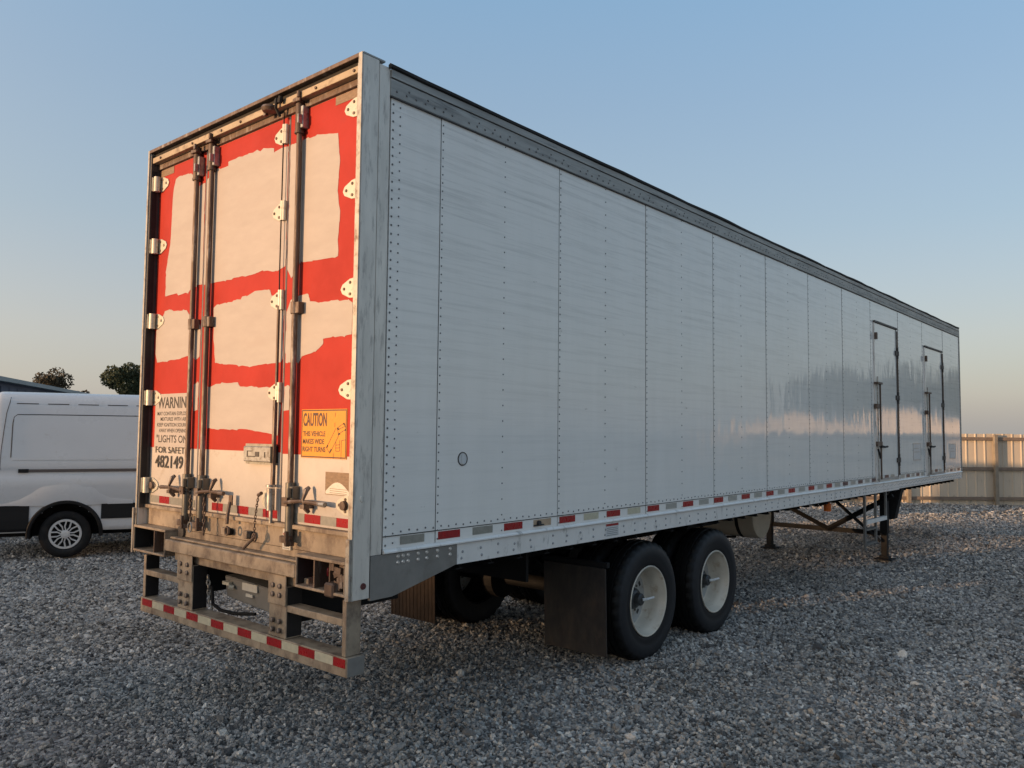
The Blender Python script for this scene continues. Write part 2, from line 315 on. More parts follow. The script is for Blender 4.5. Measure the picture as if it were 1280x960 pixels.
# loose gravel stones: one object of counted-by-nobody stones, instanced in geometry nodes
def stone_material():
    m = bpy.data.materials.new('crushed_stone'); m.use_nodes = True; n = m.node_tree.nodes; l = m.node_tree.links; b = n['Principled BSDF']
    oi = n.new('ShaderNodeObjectInfo'); cr = n.new('ShaderNodeValToRGB'); cr.color_ramp.interpolation = 'LINEAR'
    e = cr.color_ramp.elements; e[0].position = 0; e[0].color = (0.06, 0.06, 0.062, 1); e[1].position = 1; e[1].color = (0.72, 0.69, 0.63, 1)
    for p_, c_ in ((0.25, (0.175, 0.172, 0.165)), (0.5, (0.31, 0.304, 0.292)), (0.75, (0.40, 0.39, 0.37)), (0.82, (0.38, 0.34, 0.29)), (0.90, (0.52, 0.50, 0.465)), (0.97, (0.58, 0.55, 0.50))):
        q = e.new(p_); q.color = (*c_, 1)
    l.new(oi.outputs['Random'], cr.inputs[0])
    ge = n.new('ShaderNodeNewGeometry')
    no = n.new('ShaderNodeTexNoise'); no.inputs['Scale'].default_value = 0.7; no.inputs['Detail'].default_value = 5; l.new(ge.outputs['Position'], no.inputs['Vector'])
    r2 = n.new('ShaderNodeValToRGB'); r2.color_ramp.elements[0].position = 0.35; r2.color_ramp.elements[1].position = 0.65
    r2.color_ramp.elements[0].color = (0.80, 0.79, 0.78, 1); r2.color_ramp.elements[1].color = (1.12, 1.12, 1.14, 1); l.new(no.outputs[0], r2.inputs[0])
    n3 = n.new('ShaderNodeTexNoise'); n3.inputs['Scale'].default_value = 90; n3.inputs['Detail'].default_value = 4; l.new(ge.outputs['Position'], n3.inputs['Vector'])
    r3 = n.new('ShaderNodeValToRGB'); r3.color_ramp.elements[0].position = 0.3; r3.color_ramp.elements[1].position = 0.7
    r3.color_ramp.elements[0].color = (0.75, 0.75, 0.75, 1); r3.color_ramp.elements[1].color = (1.15, 1.15, 1.15, 1); l.new(n3.outputs[0], r3.inputs[0])
    x1 = n.new('ShaderNodeMix'); x1.data_type = 'RGBA'; x1.blend_type = 'MULTIPLY'; x1.inputs['Factor'].default_value = 1
    l.new(cr.outputs[0], x1.inputs['A']); l.new(r2.outputs[0], x1.inputs['B'])
    x2 = n.new('ShaderNodeMix'); x2.data_type = 'RGBA'; x2.blend_type = 'MULTIPLY'; x2.inputs['Factor'].default_value = 1
    l.new(x1.outputs['Result'], x2.inputs['A']); l.new(r3.outputs[0], x2.inputs['B'])
    l.new(x2.outputs['Result'], b.inputs['Base Color']); b.inputs['Roughness'].default_value = 0.85
    return m
STONE = stone_material()
rs = np.random.RandomState(5)
pts = []; scs = []; rots = []
def ring(d0, d1, dens, smin, smax, h0=-84, h1=12):
    area = 0.5*R(h1-h0)*(d1*d1-d0*d0); k = int(area*dens)
    d = np.sqrt(rs.uniform(d0*d0, d1*d1, k)); h = np.radians(rs.uniform(h0, h1, k))
    x = CAM.x + d*np.sin(h); y = CAM.y + d*np.cos(h)
    s = smin + (smax-smin)*rs.beta(1.6, 4.0, k)
    sc = np.stack([s*rs.uniform(0.8, 1.5, k), s*rs.uniform(0.7, 1.1, k), s*rs.uniform(0.45, 0.85, k)], 1)
    z = gh(x, y) - 0.012 + s*rs.uniform(0.0, 0.75, k)
    pts.append(np.stack([x, y, z], 1)); scs.append(sc)
    rots.append(np.stack([rs.normal(0, 0.55, k), rs.normal(0, 0.55, k), rs.uniform(0, 6.28, k)], 1))
ring(2.2, 7.5, 3200, 0.0055, 0.024)
ring(7.5, 13.0, 1700, 0.008, 0.027)
ring(13.0, 22.0, 650, 0.012, 0.032)
ring(22.0, 30.0, 200, 0.018, 0.044)
ring(2.2, 14.0, 9, 0.020, 0.048)     # scattered larger stones
P = np.concatenate(pts); S = np.concatenate(scs); RO = np.concatenate(rots)
me = bpy.data.meshes.new('gravel'); me.vertices.add(len(P)); me.vertices.foreach_set('co', P.astype(np.float32).ravel())
for nm, arr in (('st_scale', S), ('st_rot', RO)):
    a = me.attributes.new(nm, 'FLOAT_VECTOR', 'POINT'); a.data.foreach_set('vector', arr.astype(np.float32).ravel())
me.update(); me.materials.append(STONE)
gr = link('gravel', me, None, 'stuff', 'loose crushed grey gravel stones covering the yard'); gr['category'] = 'gravel'
ng = bpy.data.node_groups.new('scatter_stones', 'GeometryNodeTree')
ng.interface.new_socket('Geometry', in_out='INPUT', socket_type='NodeSocketGeometry'); ng.interface.new_socket('Geometry', in_out='OUTPUT', socket_type='NodeSocketGeometry')
N = ng.nodes; L = ng.links
gi = N.new('NodeGroupInput'); go = N.new('NodeGroupOutput')
geo = N.new('GeometryNodeGeometryToInstance')
for k in range(7):
    ico = N.new('GeometryNodeMeshIcoSphere'); ico.inputs['Radius'].default_value = 1; ico.inputs['Subdivisions'].default_value = 2
    sp = N.new('GeometryNodeSetPosition'); nz = N.new('ShaderNodeTexNoise'); nz.noise_dimensions = '4D'; nz.inputs['W'].default_value = k*3.7+1; nz.inputs['Scale'].default_value = 1.15; nz.inputs['Detail'].default_value = 2.0
    sub = N.new('ShaderNodeVectorMath'); sub.operation = 'SUBTRACT'; sub.inputs[1].default_value = (0.5, 0.5, 0.5)
    mul = N.new('ShaderNodeVectorMath'); mul.operation = 'SCALE'; mul.inputs['Scale'].default_value = 2.4
    L.new(nz.outputs['Color'], sub.inputs[0]); L.new(sub.outputs[0], mul.inputs[0]); L.new(ico.outputs[0], sp.inputs['Geometry']); L.new(mul.outputs[0], sp.inputs['Offset'])
    sm = N.new('GeometryNodeSetMaterial'); sm.inputs['Material'].default_value = STONE; L.new(sp.outputs[0], sm.inputs[0])
    ss = N.new('GeometryNodeSetShadeSmooth'); ss.inputs['Shade Smooth'].default_value = False; L.new(sm.outputs[0], ss.inputs[0])
    L.new(ss.outputs[0], geo.inputs[0])
iop = N.new('GeometryNodeInstanceOnPoints'); iop.inputs['Pick Instance'].default_value = True
a1 = N.new('GeometryNodeInputNamedAttribute'); a1.data_type = 'FLOAT_VECTOR'; a1.inputs['Name'].default_value = 'st_scale'
a2 = N.new('GeometryNodeInputNamedAttribute'); a2.data_type = 'FLOAT_VECTOR'; a2.inputs['Name'].default_value = 'st_rot'
e2r = N.new('FunctionNodeEulerToRotation'); L.new(a2.outputs[0], e2r.inputs[0])
L.new(gi.outputs[0], iop.inputs['Points']); L.new(geo.outputs[0], iop.inputs['Instance']); L.new(a1.outputs[0], iop.inputs['Scale']); L.new(e2r.outputs[0], iop.inputs['Rotation'])
L.new(iop.outputs[0], go.inputs[0])
gr.modifiers.new('scatter', 'NODES').node_group = ng

# ================================================================ TREES
def leaf_crown(rad, n, leaf, seed, clumps=14, squash=0.85, hollow=0.0):
    r = np.random.RandomState(seed); mb = MB()
    cen = []
    for k in range(clumps):
        v = r.normal(size=3); v /= np.linalg.norm(v); d = rad*(0.35+0.6*r.rand()); c = v*d; c[2] = c[2]*squash
        cen.append((c, rad*(0.22+0.22*r.rand())))
    for i in range(n):
        c, q = cen[r.randint(clumps)]; v = r.normal(size=3); v /= np.linalg.norm(v)
        p = Vector(c + v*q*(0.5+0.55*r.rand())**0.7)
        a = Vector(r.normal(size=3)).normalized(); b = a.orthogonal().normalized(); s = leaf*(0.6+0.8*r.rand())
        mb.add([p-a*s, p+b*s*0.5, p+a*s, p-b*s*0.5], [(0, 1, 2, 3)])
    return mb, cen
def make_tree(name, label, loc, crown_h, rad, n, leaf, seed, m, cat='tree', group=None, clumps=14, squash=0.85, trunk_r=0.2):
    t = thing(name, label, cat, loc, group)
    mb, cen = leaf_crown(rad, n, leaf, seed, clumps, squash)
    for i, v in enumerate(mb.v): mb.v[i] = (v[0]+loc[0], v[1]+loc[1], v[2]+crown_h)
    part('crown', mb, m, t)
    tr = MB(); base = Vector((loc[0], loc[1], -0.1)); top = Vector((loc[0], loc[1], crown_h))
    tr.tube([base, base.lerp(top, 0.5)+Vector((0.1, 0, 0)), top], [trunk_r, trunk_r*0.75, trunk_r*0.4], 8)
    for c, q in cen[:9]:
        e = Vector(c)+Vector((loc[0], loc[1], crown_h)); s = base.lerp(top, 0.55+0.3*rnd.random())
        tr.tube([s, s.lerp(e, 0.6)+Vector((0, 0, 0.2)), e], [trunk_r*0.35, trunk_r*0.22, trunk_r*0.08], 5)
    part('trunk', tr, M['bark'], t, smooth=True)
    return t
def copy_thing(o, loc, label=None, scale=1.0, rz=0.0, group=None):
    c = o.copy(); col.objects.link(c); c.location = loc; c.scale = (scale,)*3; c.rotation_euler = (0, 0, rz)
    if label: c['label'] = label
    if group: c['group'] = group
    for ch in o.children:
        d = ch.copy(); col.objects.link(d); d.parent = c; d.location = ch.location
        for s2 in ch.children:
            e = s2.copy(); col.objects.link(e); e.parent = d; e.location = s2.location
    return c

def dirpt(d, dist): return Vector((CAM.x + d[0]*dist, CAM.y + d[1]*dist, 0))
# the two trees over the van roof
make_tree('sparse_tree', 'sparse brown tree rising over the shed roof at far left', dirpt((-0.940, 0.335), 90), 6.5, 1.9, 2400, 0.13, 11, M['leaf_dry'], clumps=9, squash=0.5)
make_tree('round_tree', 'round dense dark tree between the shed roof and the trailer', dirpt((-0.913, 0.403), 90), 6.4, 2.4, 8000, 0.14, 4, M['leaf'], clumps=22, squash=0.8)
make_tree('small_tree', 'low bushy treetop just right of the sparse tree over the shed', dirpt((-0.932, 0.362), 92), 5.0, 1.2, 1000, 0.12, 8, M['leaf_dry'], clumps=6, squash=0.5)
# unseen tree row added to throw the low shade; street trees stand in the reflection
proto = make_tree('shade_caster_tree', 'unseen bushy tree added behind the viewer to throw low shade', (-60, -92, 0), 3.56, 3.4, 4200, 0.27, 21, M['leaf'], group='trees added on the sunset side to throw shade', clumps=26, squash=0.95, trunk_r=0.3)
sd = Vector((-math.sin(SUN_AZ), -math.cos(SUN_AZ), 0)); sp_ = Vector((math.cos(SUN_AZ), -math.sin(SUN_AZ), 0))
first = True
for row in range(2):
    for k in range(-9, 10):
        q = Vector((-1, 0, 0)) + sd*(96+row*7) + sp_*(k*4.3 + row*2.1 + rnd.uniform(-0.6, 0.6)); s_ = rnd.uniform(0.94, 1.08)
        if first: proto.location = q; proto.scale = (s_,)*3; first = False
        else: copy_thing(proto, q, scale=s_, rz=rnd.uniform(0, 6))
ft = make_tree('street_tree', 'leafy tree of the row beyond the tan sheds', (14, 62, 0), 3.75, 2.2, 3500, 0.19, 33, M['leaf'], group='trees beyond the fence to the right', clumps=18, squash=0.95, trunk_r=0.15)
first = True
for k in range(12):
    a = 8.0 + k*1.15 + rnd.uniform(-0.3, 0.3); dd = 60+rnd.uniform(-2, 6)
    q = (-3.58+dd*math.sin(R(a)), -2.84+dd*math.cos(R(a)), rnd.uniform(-0.6, 0.2)); s_ = rnd.uniform(0.85, 1.12)*(1.0 if a < 20 else 0.8)
    if first: ft.location = q; first = False
    else: copy_thing(ft, q, scale=s_, rz=rnd.uniform(0, 6))

# ================================================================ SHED AT LEFT (blue, pale fascia)
sh = thing('metal_shed', 'dark blue metal shed with pale roof fascia behind the van', 'shed', (-47, 12, 0))
A0 = Vector((-47.4, 12.65, 0)); A1 = Vector((-54.2, 19.5, 0)); dv = (A1-A0).normalized(); nv = Vector((dv.y, -dv.x, 0))
if nv.dot(Vector((CAM.x, CAM.y, 0))-A0) < 0: nv = -nv
def zed(t): return 4.80-0.041*t
S0, S1 = -26, 12.0
mb = MB(); a, b_ = A0+dv*S0, A0+dv*S1
off = -nv*0.5; dp = -nv*14
vs = [a+off, b_+off, b_+off+dp, a+off+dp]
mb.add([v+Vector((0, 0, -0.1)) for v in vs]+[vs[0]+Vector((0, 0, zed(S0)-0.12)), vs[1]+Vector((0, 0, zed(S1)-0.12)), vs[2]+Vector((0, 0, zed(S1)-0.12)), vs[3]+Vector((0, 0, zed(S0)-0.12))],
       [(0, 1, 5, 4), (1, 2, 6, 5), (2, 3, 7, 6), (3, 0, 4, 7), (4, 5, 6, 7)])
part('wall', mb, M['shed_wall'], sh)
mb = MB()
for t in np.arange(S0, S1, 0.9):
    q = A0+dv*t+off+nv*0.03; mb.add([q+Vector((0, 0, 0)), q+dv*0.12, q+dv*0.12+Vector((0, 0, zed(t)-0.45)), q+Vector((0, 0, zed(t)-0.45))], [(0, 1, 2, 3)])
part('wall_rib', mb, M['shed_wall'], sh, kind='stuff')
mb = MB(); c0, c1 = A0+dv*S0, A0+dv*S1
mb.add([c0+Vector((0, 0, zed(S0)-0.36)), c1+Vector((0, 0, zed(S1)-0.20)), c1+Vector((0, 0, zed(S1))), c0+Vector((0, 0, zed(S0))),
        c0-nv*15+Vector((0, 0, zed(S0)-0.4)), c1-nv*15+Vector((0, 0, zed(S1)-0.4)), c1-nv*15+Vector((0, 0, zed(S1)-0.1)), c0-nv*15+Vector((0, 0, zed(S0)-0.1))],
       [(0, 1, 2, 3), (3, 2, 6, 7), (0, 4, 5, 1), (4, 7, 6, 5), (0, 3, 7, 4), (1, 5, 6, 2)])
part('roof', mb, M['shed_trim'], sh)

# sheds added out of frame to give the side's reflection its pale band
for k, (x0, x1, hh, lab) in enumerate(((4.6, 7.0, 2.9, 'narrow tan shed added for the reflection, nearest the trailer line'), (7.2, 10.4, 3.5, 'tallest tan gabled shed added for the reflection'), (10.6, 12.6, 2.7, 'lowest tan shed added for the reflection'),
                                        (12.8, 16.0, 3.3, 'wide tan gabled shed added for the reflection'), (16.2, 18.4, 2.8, 'last tan shed of the row added for the reflection'))):
    ls = thing('reflection_shed', lab, 'shed', ((x0+x1)/2, 44, 0), group='tan sheds added for the reflection'); xm = (x0+x1)/2
    part('wall', MB().poly([(x0, 44, -0.1), (x1, 44, -0.1), (x1, 44, hh-0.5), (xm, 44, hh), (x0, 44, hh-0.5)], (0, 1, 0), 6), M['tan_wall'], ls)
    part('roof', MB().poly([(x0-0.15, 43.85, hh-0.56), (xm, 43.85, hh+0.02), (x1+0.15, 43.85, hh-0.56), (x1+0.15, 43.85, hh-0.48), (xm, 43.85, hh+0.10), (x0-0.15, 43.85, hh-0.48)], (0, 1, 0), 6.3), M['shed_trim'], ls)
    part('door', B(xm-0.5, xm+0.5, 43.94, 43.999, 0, 1.7), M['fence_rail'], ls)

# ================================================================ FENCE
_n = M['fence'].node_tree.nodes; _l = M['fence'].node_tree.links; _b = _n['Principled BSDF']; _src = _b.inputs['Base Color'].links[0].from_socket
_oi = _n.new('ShaderNodeObjectInfo'); _mr = _n.new('ShaderNodeMapRange'); _mr.inputs['To Min'].default_value = 0.80; _mr.inputs['To Max'].default_value = 1.05
_mx = _n.new('ShaderNodeVectorMath'); _mx.operation = 'SCALE'; _l.new(_oi.outputs['Random'], _mr.inputs['Value']); _l.new(_src, _mx.inputs[0]); _l.new(_mr.outputs[0], _mx.inputs['Scale']); _l.new(_mx.outputs[0], _b.inputs['Base Color'])
F0 = Vector((-2.881, 22.06, 0)); F1 = Vector((-0.285, 24.415, 0)); fd = (F1-F0).normalized(); fn = Vector((fd.y, -fd.x, 0))
FA = math.atan2(fd.y, fd.x); FH = 2.05
fe = thing('corrugated_fence', 'tan corrugated metal fence with brown rails and posts behind the trailer', 'fence', tuple(F0))
SW = 0.81
mb = MB(); prof = []
for k in range(3):
    x0 = k*0.27; prof += [(x0, 0.0), (x0+0.205, 0.0), (x0+0.222, 0.017), (x0+0.250, 0.017), (x0+0.267, 0.0)]
prof += [(SW-0.001, 0.0)]
for (x, y) in prof: mb.v += [(x, -y, 0.0), (x, -y, FH)]
for i in range(len(prof)-1): mb.f.append((2*i, 2*i+2, 2*i+3, 2*i+1))
shm = mb.mesh('fence_panel', M['fence'])
for k in range(-24, 36):
    q = F0 + fd*(k*SW) + Vector((0, 0, rnd.uniform(-0.022, 0.022)-0.02))
    at('fence_panel', shm, fe, q, FA)
railm = B(0, 2.55, -0.075, -0.035, -0.045, 0.045).mesh('fence_rail', M['fence_rail']); postm = B(-0.05, 0.05, -0.17, -0.08, -0.1, 2.0).mesh('fence_post', M['fence_post'], bevel=0.005)
PS = (Vector((-0.93, 23.83, 0))-F0).dot(fd)
for k in range(-8, 12):
    s_ = PS + k*2.55; at('fence_post', postm, fe, F0+fd*s_, FA)
    for z in (0.17, 1.02, 1.88): at('fence_rail', railm, fe, F0+fd*(s_)+Vector((0, 0, z)), FA)

# ================================================================ TRAILER
T = thing('semi_trailer', 'long white box semi trailer with red and cream rear doors parked on gravel', 'trailer', (-1.3, 7.5, 0))
LEN = 15.07; WX = -2.6
SEAMS = [0.225, 0.641, 1.876, 3.113, 4.373, 5.641, 6.905, 8.144, 9.36, 10.78, 12.24, 13.72, LEN-0.02]
ZB, ZT = 1.262, 3.932
# wall sheets of the near side, each overlapping the next by a hair
for i in range(len(SEAMS)-1):
    a, b_ = SEAMS[i], SEAMS[i+1]
    lap = 0.0015*(i % 2)
    holes = None
    part('side_panel', B(-0.03, 0.0+lap, a+0.0015, b_-0.0015, ZB, ZT), M['side'], T, bevel=0.0006)
part('side_panel', B(WX, WX+0.03, 0.22, LEN-0.02, ZB, ZT), M['side'], T)
part('front_wall', B(WX, -0.0, LEN-0.018, LEN+0.03, 1.10, 4.08), M['side'], T)
part('roof_sheet', B(WX+0.005, -0.005, 0.15, LEN+0.01, 4.055, 4.085), M['alu_band'], T)
part('floor', B(WX+0.03, -0.03, 0.12, LEN-0.02, 1.17, 1.24), M['black'], T)
# seam strips
mb = MB()
for y in SEAMS[1:-1]: mb.box(0.0012, 0.0028, y-0.0013, y+0.0013, ZB, ZT)
part('seam_line', mb, M['gasket'], T, kind='stuff')
# rivets
def rivet(mb, x, y, z, r=0.0075, h=0.005, seg=6):
    vs = [(x, y+r*math.cos(t*2*math.pi/seg), z+r*math.sin(t*2*math.pi/seg)) for t in range(seg)]
    vs += [(x+h*0.8, y+r*0.6*math.cos(t*2*math.pi/seg), z+r*0.6*math.sin(t*2*math.pi/seg)) for t in range(seg)]
    mb.add(vs, [(t, (t+1) % seg, (t+1) % seg+seg, t+seg) for t in range(seg)] + [tuple(range(seg, 2*seg))])
mb = MB()
def column(y, dz, z0=ZB+0.02, z1=ZT-0.02, r=0.006, x=0.0015):
    z = z0
    while z < z1: rivet(mb, x, y, z, r); z += dz
column(0.243, 0.052, r=0.0072); column(0.298, 0.055, z0=ZB+0.03, r=0.006)
for y in SEAMS[1:-1]: column(y+0.018, 0.053)
for i in range(1, len(SEAMS)-1):
    y = (SEAMS[i]+SEAMS[i+1])/2
    if not (9.4 < y < 10.7 or 12.3 < y < 13.65): column(y, 0.105, r=0.006)
column(LEN-0.05, 0.06)
y = 0.36; k = 0
while y < LEN-0.1:
    rivet(mb, 0.0015, y, 1.353+0.006*(k % 2), 0.007); y += 0.066; k += 1
part('wall_rivets', mb, M['rivet_dark'], T, kind='stuff')
mb = MB(); y = 0.26; k = 0
while y < LEN-0.1:
    g_ = k % 8
    if g_ != 7: rivet(mb, 0.011, y, 3.962, 0.0085)
    if g_ in (1, 3, 5): rivet(mb, 0.011, y+0.02, 3.99, 0.007)
    y += 0.078; k += 1
part('top_rail_rivets', mb, M['rivet_dark'], T, kind='stuff')
# top rail, cap and its black edge strip
part('top_rail', B(-0.02, 0.010, 0.212, LEN, 3.925, 4.030), M['alu_band'], T, bevel=0.002)
part('top_rail_cap', B(-0.02, 0.017, 0.212, LEN, 4.034, 4.082), M['alu_band'], T, bevel=0.002)
part('rail_lip', B(-0.01, 0.014, 0.212, LEN, 3.916, 3.923), M['gasket'], T)
mb = MB(); pts_ = []
y = 0.20
while y < LEN+0.03:
    pts_.append((0.012+0.004*math.sin(y*3.1), y, 4.094+rnd.uniform(-0.004, 0.005))); y += 0.28
mb.tube(pts_, 0.0175, 6)
part('roof_edge_strip', mb, M['black_and_shade'], T, smooth=True)
part('front_corner_post', B(-0.03, 0.012, LEN-0.01, LEN+0.04, 1.12, 4.07), M['alu_band'], T, bevel=0.004)
# bottom rail with its ridge and bolts
RS = [0.828, 5.2, 9.02, 10.68, LEN]
part('rail_ridge', MB().add([(0.0, 0.222, 1.262), (0.014, 0.222, 1.256), (0.022, 0.222, 1.246), (0.022, 0.222, 1.238), (0.0, 0.222, 1.234),
      (0.0, LEN, 1.262), (0.014, LEN, 1.256), (0.022, LEN, 1.246), (0.022, LEN, 1.238), (0.0, LEN, 1.234)],
      [(0, 1, 6, 5), (1, 2, 7, 6), (2, 3, 8, 7), (3, 4, 9, 8), (0, 5, 9, 4), (0, 4, 3, 2, 1), (5, 6, 7, 8, 9)]), M['rail'], T)
for i in range(len(RS)-1):
    zb = 1.107 if i < 3 else 1.12
    part('bottom_rail', B(-0.02, 0.006+0.003*(i == 2), RS[i]+0.002, RS[i+1]-0.002, zb, 1.233), M['rail'], T, bevel=0.001)
part('bottom_rail', B(WX-0.006, WX+0.02, 0.22, LEN, 1.107, 1.262), M['rail'], T)
mb = MB(); y = 0.88; k = 0
while y < LEN-0.1:
    z = 1.19 + 0.008*((k*7) % 3-1)
    rivet(mb, 0.0065, y, z, 0.010, 0.007, 8); rivet(mb, 0.0065, y+0.01*((k*5) % 3-1), 1.142, 0.010, 0.007, 8)
    y += (0.17 if (k % 5) < 4 else 0.26) if y < 8.9 else 0.075; k += 1
part('rail_bolts', mb, M['rivet'], T, kind='stuff')
part('wall_lip', B(0.0, 0.0045, 0.222, LEN, 1.331, 1.336), M['seam'], T)
# conspicuity tape along the side
k = 0; y = 0.452
while y < LEN-0.2:
    lngth = 0.193; skip = (9.45 < y < 9.62) or (10.62 < y < 10.8) or (12.3 < y < 12.5)
    if not skip:
        if k % 2 == 1: m = M['tape_red'] if y < 8.0 else M['tape_dark']
        else: m = M['tape_cream'] if k in (6, 8) else (M['tape_grey'] if k < 4 else M['tape_white'])
        dz = 0.03 if (9.5 < y < 10.6 or 12.4 < y < 13.6) else 0
        if k == 4:
            part('reflective_patch', B(0.0015, 0.0035, y-0.09, y+0.11, 1.277, 1.325), mat('faded_peach_tape', (0.50, 0.36, 0.24), 0.5, var=0.3, vscale=20), T, label='torn peach reflective patch with black scar')
            part('lamp_stub', MB().tube([(0.004, y-0.04, 1.302), (0.022, y-0.04, 1.302)], 0.017, 8).box(0.002, 0.012, y-0.09, y+0.02, 1.282, 1.291), M['seam'], T)
        else:
            part('reflective_patch', B(0.0015+0.011*(dz > 0), 0.0035+0.011*(dz > 0), y-lngth/2, y+lngth/2, 1.277+dz, 1.325+dz), m, T)
    y += 0.3095 if y < 9 else 0.3; k += 1
# small round vent and info plate, scuffs
part('side_vent', MB().lathe([(0.0, 0.045), (0.004, 0.044), (0.004, 0.040), (0.0015, 0.039)], (0.0015, 0.873, 1.768), 'x', 20).add([(0.0025, 0.873+0.037*math.cos(t*math.pi/8), 1.768+0.037*math.sin(t*math.pi/8)) for t in range(16)], [tuple(range(16))]), M['gasket'], T, smooth=False)
part('vent_disc', MB().lathe([(0.0035, 0.036), (0.0042, 0.0005)], (0.0, 0.873, 1.768), 'x', 16), M['paper2'], T)
part('vent_cover', B(0.003, 0.008, 0.862, 0.886, 1.737, 1.80), M['paper2'], T)
part('info_label', B(0.0065, 0.008, 2.50, 2.685, 1.124, 1.232-0.008), M['paper2'], T)
mb = MB(); mb.box(0.0082, 0.0088, 2.505, 2.68, 1.205, 1.222)
part('label_band', mb, M['tape_red'], T)
mb = MB()
for q in range(5): mb.box(0.0082, 0.0088, 2.515, 2.67, 1.132+q*0.014, 1.135+q*0.014)
part('label_line', mb, M['seam'], T, kind='stuff')

# rear corner posts (side plates)
def wedge_post(x0, x1, s):
    mb = MB()
    mb.box(x0, x1, 0.004, 0.123, 1.002, 4.104)
    return mb
part('corner_post', wedge_post(-0.022, 0.012, 1), M['post'], T, bevel=0.003)
part('corner_post_flange', B(-0.02, 0.006, 0.130, 0.212, 1.235, 4.090), M['post'], T, bevel=0.002)
part('corner_post', wedge_post(WX-0.012, WX+0.014, 1), M['post'], T, bevel=0.003)
part('corner_post_flange', B(WX-0.006, WX+0.02, 0.130, 0.212, 1.235, 4.090), M['post'], T)
part('side_bracket', MB().poly([(-0.010, 0.131, 0.985), (-0.010, 0.30, 0.987), (-0.010, 0.828, 1.110), (-0.010, 0.828, 1.233), (-0.010, 0.131, 1.233)], (1, 0, 0), 0.019), M['bracket'], T, bevel=0.001)
part('side_bracket', MB().poly([(WX-0.008, 0.131, 0.985), (WX-0.008, 0.30, 0.987), (WX-0.008, 0.828, 1.110), (WX-0.008, 0.828, 1.233), (WX-0.008, 0.131, 1.233)], (1, 0, 0), 0.019), M['bracket'], T)
mb = MB()
for y in (0.335, 0.375, 0.415, 0.495, 0.565, 0.655, 0.765):
    for z in (1.213, 1.177): rivet(mb, 0.009, y, z, 0.0125, 0.010, 8)
part('bracket_bolts', mb, M['bolt'], T, kind='stuff')
part('post_reflector', MB().lathe([(0.012, 0.019), (0.019, 0.017), (0.019, 0.0005)], (0.0, 0.078, 1.075), 'x', 12), mat('dark_red_bolt', (0.09, 0.02, 0.02), 0.4), T)
part('post_bolt', MB().lathe([(0.012, 0.019), (0.016, 0.017), (0.016, 0.0005)], (0.0, 0.060, 1.56), 'x', 12), M['post'], T)
# step at post top
part('post_top_cap', B(-0.03, 0.013, 0.004, 0.165, 4.104, 4.114), M['alu_band'], T)

# rear frame: jamb edges, header, sill
part('rear_frame_edge', B(-0.022, 0.012, -0.006, 0.003, 1.002, 4.112), M['jamb'], T, bevel=0.001)
part('rear_frame_edge', B(WX-0.012, WX+0.010, -0.006, 0.003, 1.002, 4.112), M['jamb'], T, bevel=0.001)
part('jamb', B(WX+0.014, WX+0.030, 0.004, 0.11, 1.34, 4.07), M['gasket'], T)
part('jamb', B(-0.105, -0.023, 0.060, 0.11, 1.34, 4.0), M['jamb'], T, bevel=0.002)
part('jamb', B(-0.040, -0.023, 0.004, 0.059, 1.34, 4.06), M['jamb'], T, bevel=0.002)
part('header_lip', B(WX+0.010, -0.022, -0.006, 0.15, 4.088, 4.113), M['rust'], T, bevel=0.002)
part('header_recess', B(WX+0.012, -0.024, 0.034, 0.15, 4.052, 4.087), M['black_and_shade'], T)
part('header_bar', B(WX+0.020, -0.041, 0.012, 0.15, 4.008, 4.051), M['header'], T, bevel=0.002)
part('header_underside', B(WX+0.020, -0.041, 0.058, 0.15, 3.966, 4.006), M['rust'], T, bevel=0.002)
mb = MB()
for x in (-2.44, -1.95, -1.55, -1.30, -0.98, -0.45, -0.08):
    rv = MB(); 
    mb.lathe([(0.012, 0.010), (0.004, 0.009), (0.004, 0.0005)], (x, 0.0, 4.028), 'y', 8)
part('header_bolts', mb, M['rust'], T, kind='stuff')
for x in (-2.30, -0.42):
    part('marker_lamp', B(x-0.05, x+0.05, 0.004, 0.011, 4.015, 4.045), M['red_lens'], T) if False else None
part('sill', B(WX+0.014, -0.022, 0.075, 0.16, 1.165+0.05, 1.338), M['steel'], T, bevel=0.002)
part('sill_ledge', B(WX+0.014, -0.022, 0.045, 0.16, 1.340, 1.366), M['steel'], T, bevel=0.003)
part('sill_shelf', B(-2.09, -0.495, 0.012, 0.16, 1.152, 1.166), M['steel'], T, bevel=0.004)
part('sill_lower_face', B(-2.09, -0.495, 0.076, 0.158, 1.168, 1.213), M['steel'], T)
part('sill_beam', B(-2.094, -0.496, -0.022, 0.12, 1.068, 1.150), M['steel'], T, bevel=0.006)
part('sill_lower_beam', B(-2.05, -0.44, 0.035, 0.14, 1.002, 1.066), M['steel'], T, bevel=0.004)
for x in (-1.385, -1.115):
    part('dock_bumper', B(x-0.05, x+0.0, 0.035, 0.074, 1.235, 1.285), M['steel'], T, bevel=0.003)
    part('dock_bumper_end', B(x+0.001, x+0.055, 0.030, 0.074, 1.238, 1.282), M['black'], T, bevel=0.01)
part('sill_dirt_lamp', MB().lathe([(0.075, 0.05), (0.06, 0.045), (0.055, 0.0005)], (-2.03, 0.0, 1.20), 'y', 14), M['gasket'], T, smooth=True)

